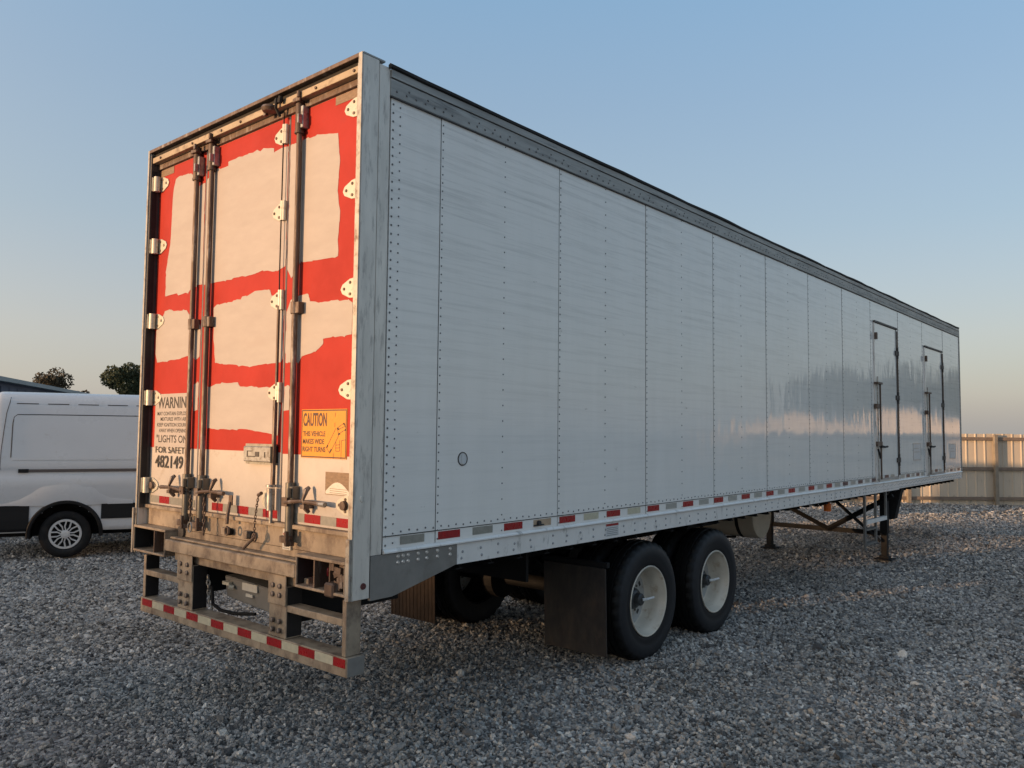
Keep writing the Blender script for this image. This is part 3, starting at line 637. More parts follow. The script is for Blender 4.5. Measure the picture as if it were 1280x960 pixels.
# doors ---------------------------------------------------------------
DY = 0.075; DZ0, DZ1 = 1.368, 3.964
LEAVES = [(-2.566, -1.852), (-1.838, -0.812), (-0.798, -0.108)]
doors = []
for (a, b_) in LEAVES:
    dpart = part('rear_door', B(a, b_, DY, DY+0.035, DZ0, DZ1), M['white_door'], T, bevel=0.003)
    doors.append(dpart)
    part('red_paint', B(a+0.004, b_-0.004, DY-0.0016, DY+0.002, 1.80 - (0.008 if a > -1 else 0), DZ1-0.004), M['red_door'], dpart)
part('door_back', B(WX+0.03, -0.04, DY+0.04, DY+0.06, 1.3, 4.0), M['black_and_shade'], T)
part('door_tape', B(-0.33, -0.115, DY-0.004, DY, 3.905, 3.958), M['brown_label'], doors[2], label='tan label strip at the top of the right door')
part('door_tape', B(-2.555, -2.34, DY-0.004, DY, 3.905, 3.958), M['brown_label'], doors[0])
def ragged(poly, amp=0.006, step=0.035, seed=1):
    # brush-painted edge: strokes of uneven length that stop short or overrun, nearly straight between
    r = random.Random(seed); out = []
    for i in range(len(poly)):
        a = Vector(poly[i]); b = Vector(poly[(i+1) % len(poly)]); d = b-a; L_ = d.length; t = 0.0
        flat = abs(d.x) > abs(d.y); off = 0.0
        while t < L_:
            p = a + d*(t/L_)
            if r.random() < 0.28: off = r.uniform(-1, 1)*amp*(1.5 if flat else 0.8)
            else: off *= 0.6
            j = off + r.uniform(-1, 1)*0.0015
            out.append((p.x + (0 if flat else j), p.y + (j if flat else 0)))
            t += r.choice((0.010, 0.018, 0.03, 0.05))
    return out
PATCH = {
 0: [[(-2.305, 3.848), (-2.213, 3.855), (-2.116, 3.853), (-2.043, 3.826), (-1.965, 3.72), (-1.897, 3.731), (-1.860, 3.731), (-1.856, 2.987), (-1.951, 2.979), (-2.058, 2.943), (-2.202, 2.939), (-2.219, 2.956), (-2.408, 2.955), (-2.413, 3.144), (-2.358, 3.354), (-2.347, 3.632), (-2.333, 3.785)],
     [(-2.409, 2.832), (-2.328, 2.845), (-2.064, 2.809), (-1.994, 2.75), (-1.938, 2.689), (-1.867, 2.692), (-1.858, 2.644), (-1.862, 2.46), (-1.916, 2.44), (-2.034, 2.477), (-2.168, 2.461), (-2.502, 2.448), (-2.535, 2.529), (-2.534, 2.696)],
     [(-1.935, 2.263), (-1.875, 2.284), (-1.86, 2.269), (-1.865, 2.078), (-1.922, 2.071)]],
 1: [[(-1.835, 3.745), (-1.80, 3.763), (-1.719, 3.798), (-1.548, 3.794), (-1.55, 3.818), (-1.394, 3.824), (-1.233, 3.817), (-1.107, 3.811), (-0.984, 3.79), (-0.98, 3.768), (-0.846, 3.769), (-0.818, 3.765), (-0.818, 2.988), (-0.916, 2.961), (-1.065, 2.984), (-1.166, 2.977), (-1.323, 2.974), (-1.541, 2.981), (-1.654, 2.979), (-1.835, 2.98)],
     [(-1.686, 2.798), (-1.644, 2.816), (-1.422, 2.824), (-1.263, 2.837), (-1.16, 2.863), (-0.984, 2.853), (-0.964, 2.811), (-0.82, 2.798), (-0.82, 2.703), (-0.82, 2.39), (-0.843, 2.372), (-1.134, 2.362), (-1.344, 2.374), (-1.364, 2.385), (-1.562, 2.392), (-1.647, 2.411), (-1.671, 2.555)],
     [(-1.735, 2.242), (-1.639, 2.254), (-1.337, 2.259), (-1.322, 2.233), (-1.126, 2.217), (-0.99, 2.22), (-0.904, 2.204), (-0.823, 2.095), (-0.836, 2.027), (-0.854, 1.906), (-1.012, 1.925), (-1.214, 1.944), (-1.727, 1.945)]],
 2: [[(-0.794, 3.765), (-0.76, 3.768), (-0.65, 3.77), (-0.605, 3.776), (-0.451, 3.756), (-0.303, 3.73), (-0.276, 3.566), (-0.29, 3.386), (-0.264, 3.217), (-0.279, 3.074), (-0.275, 2.977), (-0.529, 2.979), (-0.65, 2.988), (-0.749, 2.9), (-0.794, 2.962)],
     [(-0.792, 2.688), (-0.747, 2.761), (-0.641, 2.78), (-0.563, 2.779), (-0.54, 2.73), (-0.454, 2.722), (-0.327, 2.715), (-0.167, 2.708), (-0.125, 2.677), (-0.13, 2.498), (-0.401, 2.491), (-0.4, 2.459), (-0.484, 2.412), (-0.614, 2.396), (-0.657, 2.356), (-0.79, 2.369)],
     [(-0.792, 2.216), (-0.734, 2.214), (-0.734, 2.066), (-0.794, 2.06)]]}
for k, pl in PATCH.items():
    for i, pg in enumerate(pl):
        rg = ragged(pg, 0.0065, 0.03, seed=k*10+i)
        rg = [(min(max(x, LEAVES[k][0]+0.003), LEAVES[k][1]-0.003), z) for x, z in rg]
        part('paint_patch', MB().poly([(x, DY-0.0034, z) for x, z in rg], (0, 1, 0), 0.0022), M['patch'], doors[k])

# text helper
def text(name, body, parent, x, z, h, width, y, m, bold=0.0):
    cu = bpy.data.curves.new('lettering', 'FONT'); cu.body = body; cu.size = 1.0; cu.extrude = 0.0; cu.offset = bold; cu.resolution_u = 3
    o = bpy.data.objects.new('tmp', cu); col.objects.link(o)
    dg = bpy.context.evaluated_depsgraph_get(); me = bpy.data.meshes.new_from_object(o.evaluated_get(dg)); bpy.data.objects.remove(o); bpy.data.curves.remove(cu)
    xs_ = [v.co.x for v in me.vertices]; ys_ = [v.co.y for v in me.vertices]; x0, x1, y0, y1 = min(xs_), max(xs_), min(ys_), max(ys_)
    for v in me.vertices: v.co = Vector((x+(v.co.x-x0)/(x1-x0)*width, y, z+(v.co.y-y0)/(y1-y0)*h))
    me.materials.clear(); me.materials.append(m); me.name = name
    return link(name, me, parent)
# warning block on the left door
D0 = doors[0]
part('warning_panel', B(-2.50, -1.96, DY-0.0050, DY, 1.80, 2.204), M['patch'], D0)
ty = DY-0.0056
text('lettering', 'WARNING', D0, -2.462, 2.094, 0.086, 0.515, ty, M['lettering'], 0.026)
for body, z, wd, x in (('MAY CONTAIN EXPLOSIVE', 2.041, 0.50, -2.462), ('MIXTURES WITH AIR', 2.000, 0.40, -2.41), ('KEEP IGNITION SOURCES', 1.957, 0.50, -2.46), ('AWAY WHEN OPENING', 1.914, 0.42, -2.43)):
    text('lettering', body, D0, x, z, 0.029, wd, ty, M['lettering'], 0.016)
text('lettering', '"LIGHTS ON', D0, -2.465, 1.838, 0.058, 0.47, ty, M['lettering'], 0.016)
text('lettering', 'FOR SAFETY"', D0, -2.475, 1.759, 0.050, 0.53, ty-0.0, M['lettering'], 0.006)
text('lettering', '482149', D0, -2.475, 1.648, 0.094, 0.425, ty, M['lettering'], 0.014)
# caution sign on the right door
D2 = doors[2]
sg = part('caution_sign', B(-0.596, -0.152, DY-0.0052, DY, 1.775, 2.068), M['orange'], D2, bevel=0.001)
fy = DY-0.0058
mb = MB(); 
for (a, b_, c, d) in ((-0.592, -0.156, 2.057, 2.064), (-0.592, -0.156, 1.779, 1.786), (-0.592, -0.585, 1.7862, 2.0568), (-0.163, -0.156, 1.7862, 2.0568)): mb.box(a, b_, fy, fy+0.0004, c, d)
def stroke(mb, p, q, wd=0.0035, y=fy-0.0002):
    a = Vector((p[0], y, p[1])); b = Vector((q[0], y, q[1])); d = (b-a).normalized(); n = Vector((-d.z, 0, d.x))*wd/2
    mb.add([a-n, b-n, b+n, a+n], [(0, 1, 2, 3)])
def SX(u): return -0.596 + (u-50)/740*0.444
def SZ(v): return 2.068 - (v-70)/800*0.293
for a, b_ in (((610, 130), (605, 200)), ((603, 290), (603, 360)), ((620, 380), (480, 690)), ((670, 490), (540, 770)), ((480, 700), (535, 790)), ((640, 380), (750, 295)), ((640, 380), (665, 470)), ((665, 470), (780, 395)), ((750, 295), (780, 395)), ((660, 400), (760, 350)),
              ((710, 580), (710, 870)), ((710, 575), (780, 560)), ((590, 780), (590, 870)), ((625, 600), (625, 745)), ((685, 570), (685, 745)), ((625, 650), (685, 640)), ((625, 745), (685, 745)), ((625, 695), (685, 690))):
    stroke(mb, (SX(a[0]), SZ(a[1])), (SX(b_[0]), SZ(b_[1])), 0.003)
for a, b_ in (((640, 380), (672, 400)), ((655, 480), (690, 465)), ((760, 410), (782, 398)), ((735, 300), (760, 330)), ((478, 700), (500, 650)), ((530, 770), (556, 715))):
    stroke(mb, (SX(a[0]), SZ(a[1])), (SX(b_[0]), SZ(b_[1])), 0.010)
part('sign_drawing', mb, M['brown_print'], sg)
text('lettering', 'CAUTION', sg, -0.577, 1.965, 0.082, 0.235, fy-0.0002, M['brown_print'], 0.03)
text('lettering', 'THIS VEHICLE', sg, -0.576, 1.905, 0.031, 0.222, fy-0.0002, M['brown_print'], 0.022)
text('lettering', 'MAKES WIDE', sg, -0.576, 1.859, 0.031, 0.212, fy-0.0002, M['brown_print'], 0.022)
text('lettering', 'RIGHT TURNS', sg, -0.578, 1.812, 0.031, 0.228, fy-0.0002, M['brown_print'], 0.022)
# weathered brown sticker
st = part('sticker', B(-0.345, -0.112, DY-0.004, DY, 1.566, 1.698), M['brown_label'], D2, label='brown weathered sticker half worn away')
mb = MB(); arc = [(-0.340, 1.570)]+[(-0.340+0.223*t/10, 1.585+0.055*math.sin(math.pi*t/10)) for t in range(11)]+[(-0.116, 1.570)]
mb.poly([(x, DY-0.0048, z) for x, z in arc], (0, 1, 0), 0.0007); part('sticker_tear', mb, M['paper'], st)
mb = MB()
for q in range(3): stroke(mb, (-0.30, 1.578+q*0.012), (-0.14, 1.576+q*0.012), 0.003, DY-0.0052)
part('sticker_line', mb, M['brown_label'], st)

# rear conspicuity tape strip
for k, dd in enumerate(doors):
    a, b_ = LEAVES[k]; x = -2.545
    while x < b_:
        pass; break
edges = [(-2.545, -2.392, 0), (-2.392, -2.237, 1), (-2.237, -2.03, 0), (-2.03, -1.99, 1), (-1.93, -1.86, 0), (-1.83, -1.79, 0), (-1.628, -1.482, 1), (-1.482, -1.299, 0), (-1.299, -1.164, 1), (-1.164, -0.995, 0), (-0.995, -0.835, 1), (-0.70, -0.545, 0), (-0.545, -0.386, 1), (-0.386, -0.233, 0), (-0.233, -0.112, 1)]
for a, b_, r_ in edges:
    dd = doors[0] if b_ < -1.85 else (doors[1] if b_ < -0.81 else doors[2])
    part('reflective_patch', B(a+0.001, b_-0.001, DY-0.003, DY, 1.384, 1.436), M['tape_red'] if r_ else M['tape_grey'], dd)

# hinges --------------------------------------------------------------
def hinge_meshes():
    pl = MB().poly([(0, -0.008, -0.038), (0.022, -0.008, -0.036), (0.062, -0.008, -0.018), (0.072, -0.008, 0.0), (0.062, -0.008, 0.018), (0.022, -0.008, 0.036), (0, -0.008, 0.038)], (0, 1, 0), 0.008)
    b2 = MB()
    for (x, z) in ((0.055, 0), (0.018, 0.022), (0.018, -0.022)): b2.lathe([(-0.008, 0.0065), (-0.013, 0.006), (-0.013, 0.0003)], (x, 0, z), 'y', 6)
    kn = MB().tube([(-0.014, -0.018, -0.042), (-0.014, -0.018, 0.042)], 0.015, 10)
    return pl.mesh('hinge', M['hinge'], bevel=0.0015), b2.mesh('hinge_bolt', M['rust']), kn.mesh('hinge_knuckle', M['hinge'], True)
hm, hb, hk = hinge_meshes()
for me_, f_ in ((hm, (1.5, 1.0, 1.55)), (hb, (1.5, 1.0, 1.55)), (hk, (1.15, 1.0, 1.5))):
    for v in me_.vertices: v.co = Vector((v.co.x*f_[0], v.co.y*f_[1], v.co.z*f_[2]))
hmf = hm.copy(); 
def mirror(me):
    m2 = me.copy()
    for v in m2.vertices: v.co.x = -v.co.x
    m2.flip_normals(); return m2
hmR, hbR, hkR = mirror(hm), mirror(hb), mirror(hk)
def put_hinge(door, x, z, mir=False, y=DY-0.001, sx=1.0):
    o = at('hinge', hmR if mir else hm, door, (x, y, z)); o.scale = (sx, 1, 1)
    return o
for z in (3.845, 3.345, 2.768, 2.178):
    put_hinge(doors[1], -0.865, z, True); at('hinge_knuckle', hkR, doors[1], (-0.858, DY-0.001, z)); at('hinge_bolt', hbR, doors[1], (-0.865, DY-0.001, z))
    at('hinge_knuckle', hkR, doors[1], (-0.846, DY+0.004, z))
for z in (3.845, 3.355, 2.769, 2.178, 1.512):
    # left jamb hinge straps reach from the frame over the recess
    s = part('hinge_strap', B(WX+0.016, WX+0.036, 0.010, 0.055, z-0.056, z+0.056), M['hinge'], doors[0], bevel=0.003)
    part('hinge_strap', MB().tube([(WX+0.058, 0.040, z-0.058), (WX+0.058, 0.040, z+0.058)], 0.025, 12), M['hinge'], doors[0], smooth=True)
    put_hinge(doors[0], -2.532, z, False, sx=1.15); at('hinge_bolt', hb, doors[0], (-2.532, DY-0.001, z))
    put_hinge(doors[2], -0.118, z, True, sx=1.1); at('hinge_bolt', hbR, doors[2], (-0.118, DY-0.001, z))
for x, dd in ((-2.485, doors[0]), (-0.150, doors[2])):
    part('door_bumper', MB().lathe([(DY-0.002, 0.030), (DY-0.03, 0.026), (DY-0.032, 0.0005)], (x, 0, 1.512), 'y', 12), M['rust'], dd, smooth=True)
part('jamb_seal', B(-2.600+0.034, -2.585, 0.012, 0.05, 1.37, 3.95), M['black_and_shade'], T)
part('jamb_strip', B(-2.584, -2.579, 0.030, 0.07, 1.37, 3.95), M['jamb'], T)

# lock rods -----------------------------------------------------------
def lock_rod(door, x, top, handle_dir):
    yr = 0.044
    wob = [(x+0.001*math.sin(z*2.0), yr, z) for z in np.linspace(1.30, top, 9)]
    rod = part('lock_rod', MB().tube(wob, 0.0185, 12), M['rust'], door, smooth=True)
    part('rod_sleeve', MB().tube([(x, yr, 1.62), (x, yr, 1.50)], 0.029, 12).tube([(x, yr, 1.49), (x, yr, 1.28)], 0.027, 12), M['sleeve'], rod, smooth=True)
    part('rod_sleeve', MB().tube([(x, yr, top-0.19), (x, yr, top-0.01)], 0.028, 12).tube([(x, yr, top-0.2), (x, yr, top-0.185)], 0.032, 12), M['rust'], rod, smooth=True)
    part('cam_lock', MB().box(x-0.03, x+0.03, 0.005, 0.06, top-0.005, top+0.022).tube([(x, yr, top-0.01), (x, yr, top+0.045)], 0.024, 8).tube([(x+0.045, 0.0, top+0.01), (x+0.045, 0.0, top+0.05)], 0.013, 8).box(x+0.022, x+0.055, 0.0, 0.014, top-0.01, top+0.02), M['rust'], rod, bevel=0.003)
    part('rod_bracket', MB().box(x+0.026, x+0.052, 0.03, DY, top-0.17, top-0.03).box(x+0.034, x+0.048, 0.0, 0.03, top-0.15, top-0.09), M['galv'], rod, bevel=0.003)
    part('rod_clamp', MB().tube([(x, yr, 2.66), (x, yr, 2.735)], 0.028, 10).box(x+0.02, x+0.058, 0.03, DY, 2.662, 2.732), M['rust'], rod, bevel=0.002)
    part('rod_clamp', MB().box(x+0.022, x+0.058, 0.02, DY, 1.52, 1.60).box(x+0.036, x+0.05, -0.005, 0.02, 1.53, 1.59), M['sleeve'], rod, bevel=0.004)
    part('cam_lock', MB().box(x-0.028, x+0.03, -0.008, 0.05, 1.26, 1.30).tube([(x+0.035, 0.0, 1.25), (x+0.035, 0.0, 1.33)], 0.014, 8).box(x+0.03, x+0.05, -0.01, 0.05, 1.24, 1.27), M['rust'], rod, bevel=0.003)
    # handle
    e = x + handle_dir*0.335
    hd = part('handle', MB().tube([(x, 0.014, 1.50), (x+handle_dir*0.08, 0.010, 1.512), (x+handle_dir*0.16, 0.014, 1.518), (e, 0.020, 1.512)], [0.016, 0.012, 0.011, 0.014], 8).box(x-0.028, x+0.028, 0.002, 0.014, 1.478, 1.532), M['rust'], door, smooth=False, bevel=0.0)
    c = x + handle_dir*0.185
    part('handle_keeper', MB().tube([(c, 0.050, 1.452), (c, 0.030, 1.475), (c, 0.008, 1.53), (c, 0.030, 1.585), (c, 0.050, 1.60)], [0.012, 0.017, 0.010, 0.017, 0.012], 8).box(c-0.02, c+0.02, 0.0, DY, 1.475, 1.50), M['rust'], hd, smooth=True)
for dd, x, tp, hd_ in ((doors[0], -1.932, 3.955, -1), (doors[1], -1.722, 3.985, 1), (doors[2], -0.658, 4.000, 1)):
    lock_rod(dd, x, tp, hd_)
part('handle_sleeve', MB().tube([(-0.325, 0.020, 1.512), (-0.275, 0.020, 1.510)], 0.0155, 8), M['galv'], doors[2])
# thin guide rod and cable at the fold line
part('fold_rod', MB().tube([(-0.846, 0.045, 2.13), (-0.850, 0.045, 1.58)], 0.015, 8), M['rust'], doors[1], smooth=True)
part('fold_cable', MB().tube([(-0.842, 0.05, 3.99), (-0.846, 0.05, 3.0), (-0.842, 0.05, 2.72)], 0.0042, 6), M['black_and_shade'], doors[1])
part('fold_rod', MB().tube([(-0.842, 0.048, 2.73), (-0.842, 0.048, 2.22)], 0.010, 8), M['rust'], doors[1], smooth=True)
part('fold_bracket', MB().tube([(-0.846, 0.03, 1.575), (-0.846, 0.03, 1.44)], 0.026, 10).tube([(-0.846, 0.03, 1.598), (-0.846, 0.03, 1.585)], 0.032, 10).tube([(-0.84, 0.03, 1.44), (-0.84, 0.03, 1.36)], 0.012, 8), M['galv'], doors[1], smooth=True)
part('fold_plate', MB().poly([(-1.0+0.05*math.cos(t*math.pi/6)+0.04, DY-0.006, 1.50+0.055*math.sin(t*math.pi/6)) for t in range(12)], (0, 1, 0), 0.006), M['hinge'], doors[1])
mb = MB(); mb.tube([(-0.93, 0.02, 4.015), (-0.875, 0.0, 4.03)], [0.012, 0.012], 8)
c_ = (-0.935, -0.015, 4.030)
part('header_lamp', MB().lathe([(0.0, 0.012), (0.004, 0.05), (-0.012, 0.058), (-0.03, 0.045), (-0.036, 0.0005)], (-0.93, 0.0, 4.028), 'z', 16).box(-0.99, -0.965, -0.01, 0.012, 3.985, 4.02), M['rust'], T, smooth=True)
part('header_latch', MB().box(-0.87, -0.80, -0.01, 0.012, 4.035, 4.06).tube([(-0.84, -0.01, 4.06), (-0.845, -0.012, 4.0), (-0.842, 0.02, 3.95)], 0.010, 6).tube([(-0.80, -0.012, 4.02), (-0.79, -0.012, 4.06)], 0.016, 8), M['black_and_shade'], T)
# small box (licence lamp / vent box) on the middle door
pb = part('document_box', B(-1.178, -0.845, 0.030, DY, 1.735, 1.835), M['galv'], doors[1], bevel=0.006, label='ribbed metal box on the middle door')
mb = MB()
for k in range(26):
    x = -1.165+k*0.0122; mb.box(x, x+0.006, 0.040, 0.070, 1.835, 1.851); mb.box(x, x+0.006, 0.040, 0.070, 1.720, 1.735)
part('box_teeth', mb, M['hinge'], pb)
part('box_window', MB().box(-1.13, -1.04, 0.027, 0.031, 1.765, 1.772).box(-1.13, -1.122, 0.027, 0.031, 1.772, 1.80).box(-1.13, -1.08, 0.027, 0.031, 1.80, 1.806).box(-1.035, -0.99, 0.027, 0.031, 1.768, 1.80).box(-0.93, -0.92, 0.027, 0.031, 1.765, 1.80), M['gasket'], pb)
part('box_end', B(-0.862, -0.843, 0.028, DY-0.001, 1.733, 1.837), M['black'], pb)
# chains and hooks
def chain(pts_, r=0.011, wire=0.003):
    mb = MB(); pv = [Vector(p) for p in pts_]; L_ = []
    for a, b in zip(pv[:-1], pv[1:]):
        n = max(1, int((b-a).length/(r*1.7)))
        for k in range(n): L_.append((a.lerp(b, (k+0.5)/n), (b-a).normalized()))
    for i, (c, d) in enumerate(L_):
        u = d.orthogonal().normalized(); v = d.cross(u); s = u if i % 2 else v
        ring = [c + d*math.cos(t*2*math.pi/8)*r*1.15 + s*math.sin(t*2*math.pi/8)*r*0.62 for t in range(9)]
        mb.tube(ring, wire, 5, caps=False)
    return mb
part('hanging_chain', chain([(-1.775, -0.005, 1.48), (-1.770, -0.005, 1.36), (-1.765, -0.005, 1.29)], 0.014, 0.0045), M['rust'], T)
part('chain_ring', MB().tube([(-1.765+0.024*math.sin(t*math.pi/5), -0.01, 1.262-0.036*math.cos(t*math.pi/5)) for t in range(11)], 0.005, 6), M['galv'], T)
part('hanging_chain', chain([(-1.59, -0.005, 1.475), (-1.585, -0.005, 1.36), (-1.58, -0.006, 1.225)], 0.014, 0.0045), M['rust'], T)
part('latch_hook', MB().box(-1.338, -1.300, 0.03, 0.04, 1.44, 1.505).tube([(-1.32, 0.03, 1.46), (-1.31, 0.01, 1.38), (-1.30, 0.0, 1.32)], 0.012, 8).tube([(-1.295+0.022*math.sin(t*math.pi/5), 0.0, 1.275+0.026*math.cos(t*math.pi/5)) for t in range(11)], 0.008, 6), M['rust'], T)
part('hanging_chain', chain([(-0.985, 0.03, 1.52), (-0.98, 0.01, 1.40), (-0.975, 0.0, 1.27)], 0.010, 0.0032), M['rust'], T)
part('chain_pin', MB().tube([(-0.955, 0.0, 1.275), (-1.06, -0.02, 1.185)], 0.010, 8).tube([(-0.985, 0.03, 1.525), (-0.95, 0.03, 1.54)], 0.012, 8).tube([(-0.97+0.022*math.sin(t*math.pi/5), 0.0, 1.262+0.026*math.cos(t*math.pi/5)) for t in range(11)], 0.006, 6), M['rust'], T)
tg = part('paper_tag', B(-0.752, -0.668, 0.062, 0.0735, 1.205, 1.352-0.02), M['paper'], T)
mb = MB()
for q in range(6): stroke(mb, (-0.74, 1.215+q*0.012), (-0.68, 1.215+q*0.012), 0.003, 0.0612)
part('tag_line', mb, M['lettering'], tg); part('tag_band', B(-0.745, -0.675, 0.0606, 0.0612, 1.295, 1.305), M['tape_red'], tg)

# lamp boxes at both ends of the sill ----------------------------------
def lamp_box(x0, x1, label=None):
    b = part('lamp_box', MB().box(x0, x1, -0.022, 0.18, 1.196, 1.214).box(x0, x1, -0.022, 0.18, 1.020, 1.036).box(x0, x0+0.010, -0.022, 0.18, 1.037, 1.195).box(x1-0.010, x1, -0.022, 0.18, 1.037, 1.195), M['steel'], T, bevel=0.003, label=label)
    part('lamp_box_back', B(x0+0.013, x1-0.013, 0.165, 0.18, 1.037, 1.195), M['black_and_shade'], b); part('lamp_box_shade', B(x0+0.0105, x0+0.0125, -0.012, 0.164, 1.038, 1.194), M['black_and_shade'], b)  # black back and side plate paint the shade inside the box
    return b
lb = lamp_box(-2.59, -2.095)
part('divider', B(-2.265, -2.253, -0.020, 0.16, 1.038, 1.194), M['rust'], lb)
part('lamp_housing', MB().lathe([(0.05, 0.055), (0.10, 0.06), (0.112, 0.06)], (-2.42, 0, 1.115), 'y', 14), M['black'], lb)
lb = lamp_box(-0.490, -0.026, 'rusty lamp box with broken lamp parts')
part('divider', B(-0.315, -0.303, -0.020, 0.16, 1.038, 1.194), M['rust'], lb)
part('divider', B(-0.222, -0.212, 0.02, 0.112, 1.038, 1.194), M['rust'], lb)
part('stop_lamp', MB().lathe([(0.110, 0.062), (0.070, 0.058), (0.058, 0.045), (0.052, 0.0005)], (-0.355, 0, 1.118), 'y', 18), M['red_lens'], lb, smooth=True)
mb = MB(); r_ = random.Random(3)
for k in range(8):
    x = -0.19+0.1*r_.random(); z = 1.05+0.12*r_.random(); mb.box(x, x+0.03+0.04*r_.random(), -0.01+0.03*r_.random(), 0.08, z, z+0.02+0.02*r_.random(), rot=Matrix.Rotation(r_.uniform(-0.5, 0.5), 3, 'Y'))
part('broken_lamp_bracket', mb, M['rust'], lb)
part('broken_lamp_bracket', B(-0.205, -0.12, -0.03, 0.05, 1.005, 1.085), M['rust'], lb, bevel=0.01)
part('frame_foot_plate', B(-0.024, 0.010, -0.022, -0.007, 1.002, 1.34), M['jamb'], T, bevel=0.002)
part('frame_foot_plate', B(WX-0.024, WX-0.004, -0.022, -0.007, 1.002, 1.34), M['jamb'], T, bevel=0.002)

# under-ride guard -----------------------------------------------------
gd = part('guard_bar', B(-2.478, -0.022, 0.0, 0.125, 0.582, 0.688), M['steel'], T, bevel=0.004)
part('guard_end_cap', B(-0.021, -0.016, 0.004, 0.122, 0.586, 0.684), M['bracket'], gd)
xs_e = [-2.455]; k = 0
x = -2.455; pw = 0.171
pos_red = [-2.40, -2.07, -1.73, -1.395, -1.05, -0.72, -0.385, -0.06]
x = -2.445; k = 0
while x < -0.10:
    w_ = 0.158 if k % 2 == 0 else 0.172
    part('reflective_patch', B(x, min(x+w_-0.003, -0.03), -0.003, -0.0002, 0.632, 0.680), M['tape_red'] if k % 2 == 0 else M['tape_cream'], gd)
    x += w_; k += 1
LBM = MB().lathe([(-0.004, 0.017), (-0.018, 0.015), (-0.022, 0.0005)], (0, 0, 0), 'y', 8).mesh('leg_bolt', M['rust'], True)
def guard_leg(x0, x1):
    lg = part('guard_leg', MB().box(x0, x1, 0.004, 0.115, 0.690, 1.00), M['steel'], T, bevel=0.004)
    part('leg_side_shade', B(x1+0.0003, x1+0.0023, 0.010, 0.112, 0.700, 0.995), M['black_and_shade'], lg)  # thin black plate: shade put into the unlit leg side
    pl = part('leg_plate', B(x0-0.002, x1+0.002, -0.006, 0.003, 0.885, 1.066), M['steel'], lg, bevel=0.003)
    for z in (1.0, 0.945, 0.79, 0.735):
        for xx in (x0+0.055, x1-0.055): at('leg_bolt', LBM, lg, (xx, 0, z))
    part('leg_brace', B(x0+0.01, x0+0.03, 0.12, 0.9, 0.80, 1.05), M['black'], lg); part('leg_brace', B(x1-0.03, x1-0.01, 0.12, 0.9, 0.80, 1.05), M['black'], lg)
    return lg
guard_leg(-1.930, -1.728); guard_leg(-0.790, -0.608)
for a, b_ in ((-2.425, -1.932), (-0.606, -0.078)): part('guard_step', B(a, b_, 0.008, 0.10, 0.852, 0.892), M['steel'], T, bevel=0.003)
for x0 in (-2.462, -0.074):
    if x0 < -1: part('post_side_shade', B(x0+0.0363, x0+0.0383, 0.010, 0.108, 0.692, 0.995), M['black_and_shade'], T)  # black plate painting the shade on the left post's inner face
    part('guard_post', MB().box(x0, x0+0.036, 0.006, 0.11, 0.690, 1.00), M['steel'], T, bevel=0.003)
# toolbox-like tank under the middle
bx = part('sensor_box', MB().add([(-1.60, 0.19, 0.78), (-0.90, 0.19, 0.735), (-0.90, 0.17, 0.90), (-1.60, 0.17, 0.93), (-1.60, 0.62, 0.78), (-0.90, 0.62, 0.735), (-0.90, 0.62, 0.93), (-1.60, 0.62, 0.95)],
      [(0, 1, 2, 3), (3, 2, 6, 7), (1, 5, 6, 2), (0, 3, 7, 4), (4, 7, 6, 5), (0, 4, 5, 1)]), M['bracket'], T, bevel=0.008)
part('box_end_plate', B(-0.893, -0.872, 0.13, 0.64, 0.70, 0.935), M['black'], bx, bevel=0.01)
part('box_label', B(-1.36, -1.18, 0.162, 0.170, 0.862, 0.912), M['paper'], bx); part('box_label', B(-1.32, -1.24, 0.166, 0.176, 0.822, 0.842), M['paper'], bx)
part('box_latch', MB().box(-1.585, -1.50, 0.145, 0.172, 0.872, 0.895).tube([(-1.49, 0.14, 0.87), (-1.47, 0.165, 0.862)], 0.016, 8), M['hinge'], bx); part('box_latch', MB().box(-0.97, -0.91, 0.145, 0.176, 0.842, 0.868).tube([(-1.01, 0.14, 0.852), (-0.975, 0.165, 0.852)], 0.013, 8), M['hinge'], bx)
part('hanging_chain', chain([(-1.66, 0.08, 0.93), (-1.655, 0.09, 0.80), (-1.63, 0.10, 0.70)], 0.018, 0.006), M['galv'], T)
part('air_hose', MB().tube([(-1.64, 0.10, 0.86), (-1.62, 0.10, 0.74), (-1.55, 0.12, 0.705), (-1.40, 0.14, 0.70), (-1.25, 0.20, 0.71)], 0.012, 8), M['black'], T, smooth=True)
part('frame_stub', B(-1.40, -1.33, 0.5, 0.60, 0.90, 1.10), M['rust'], T)

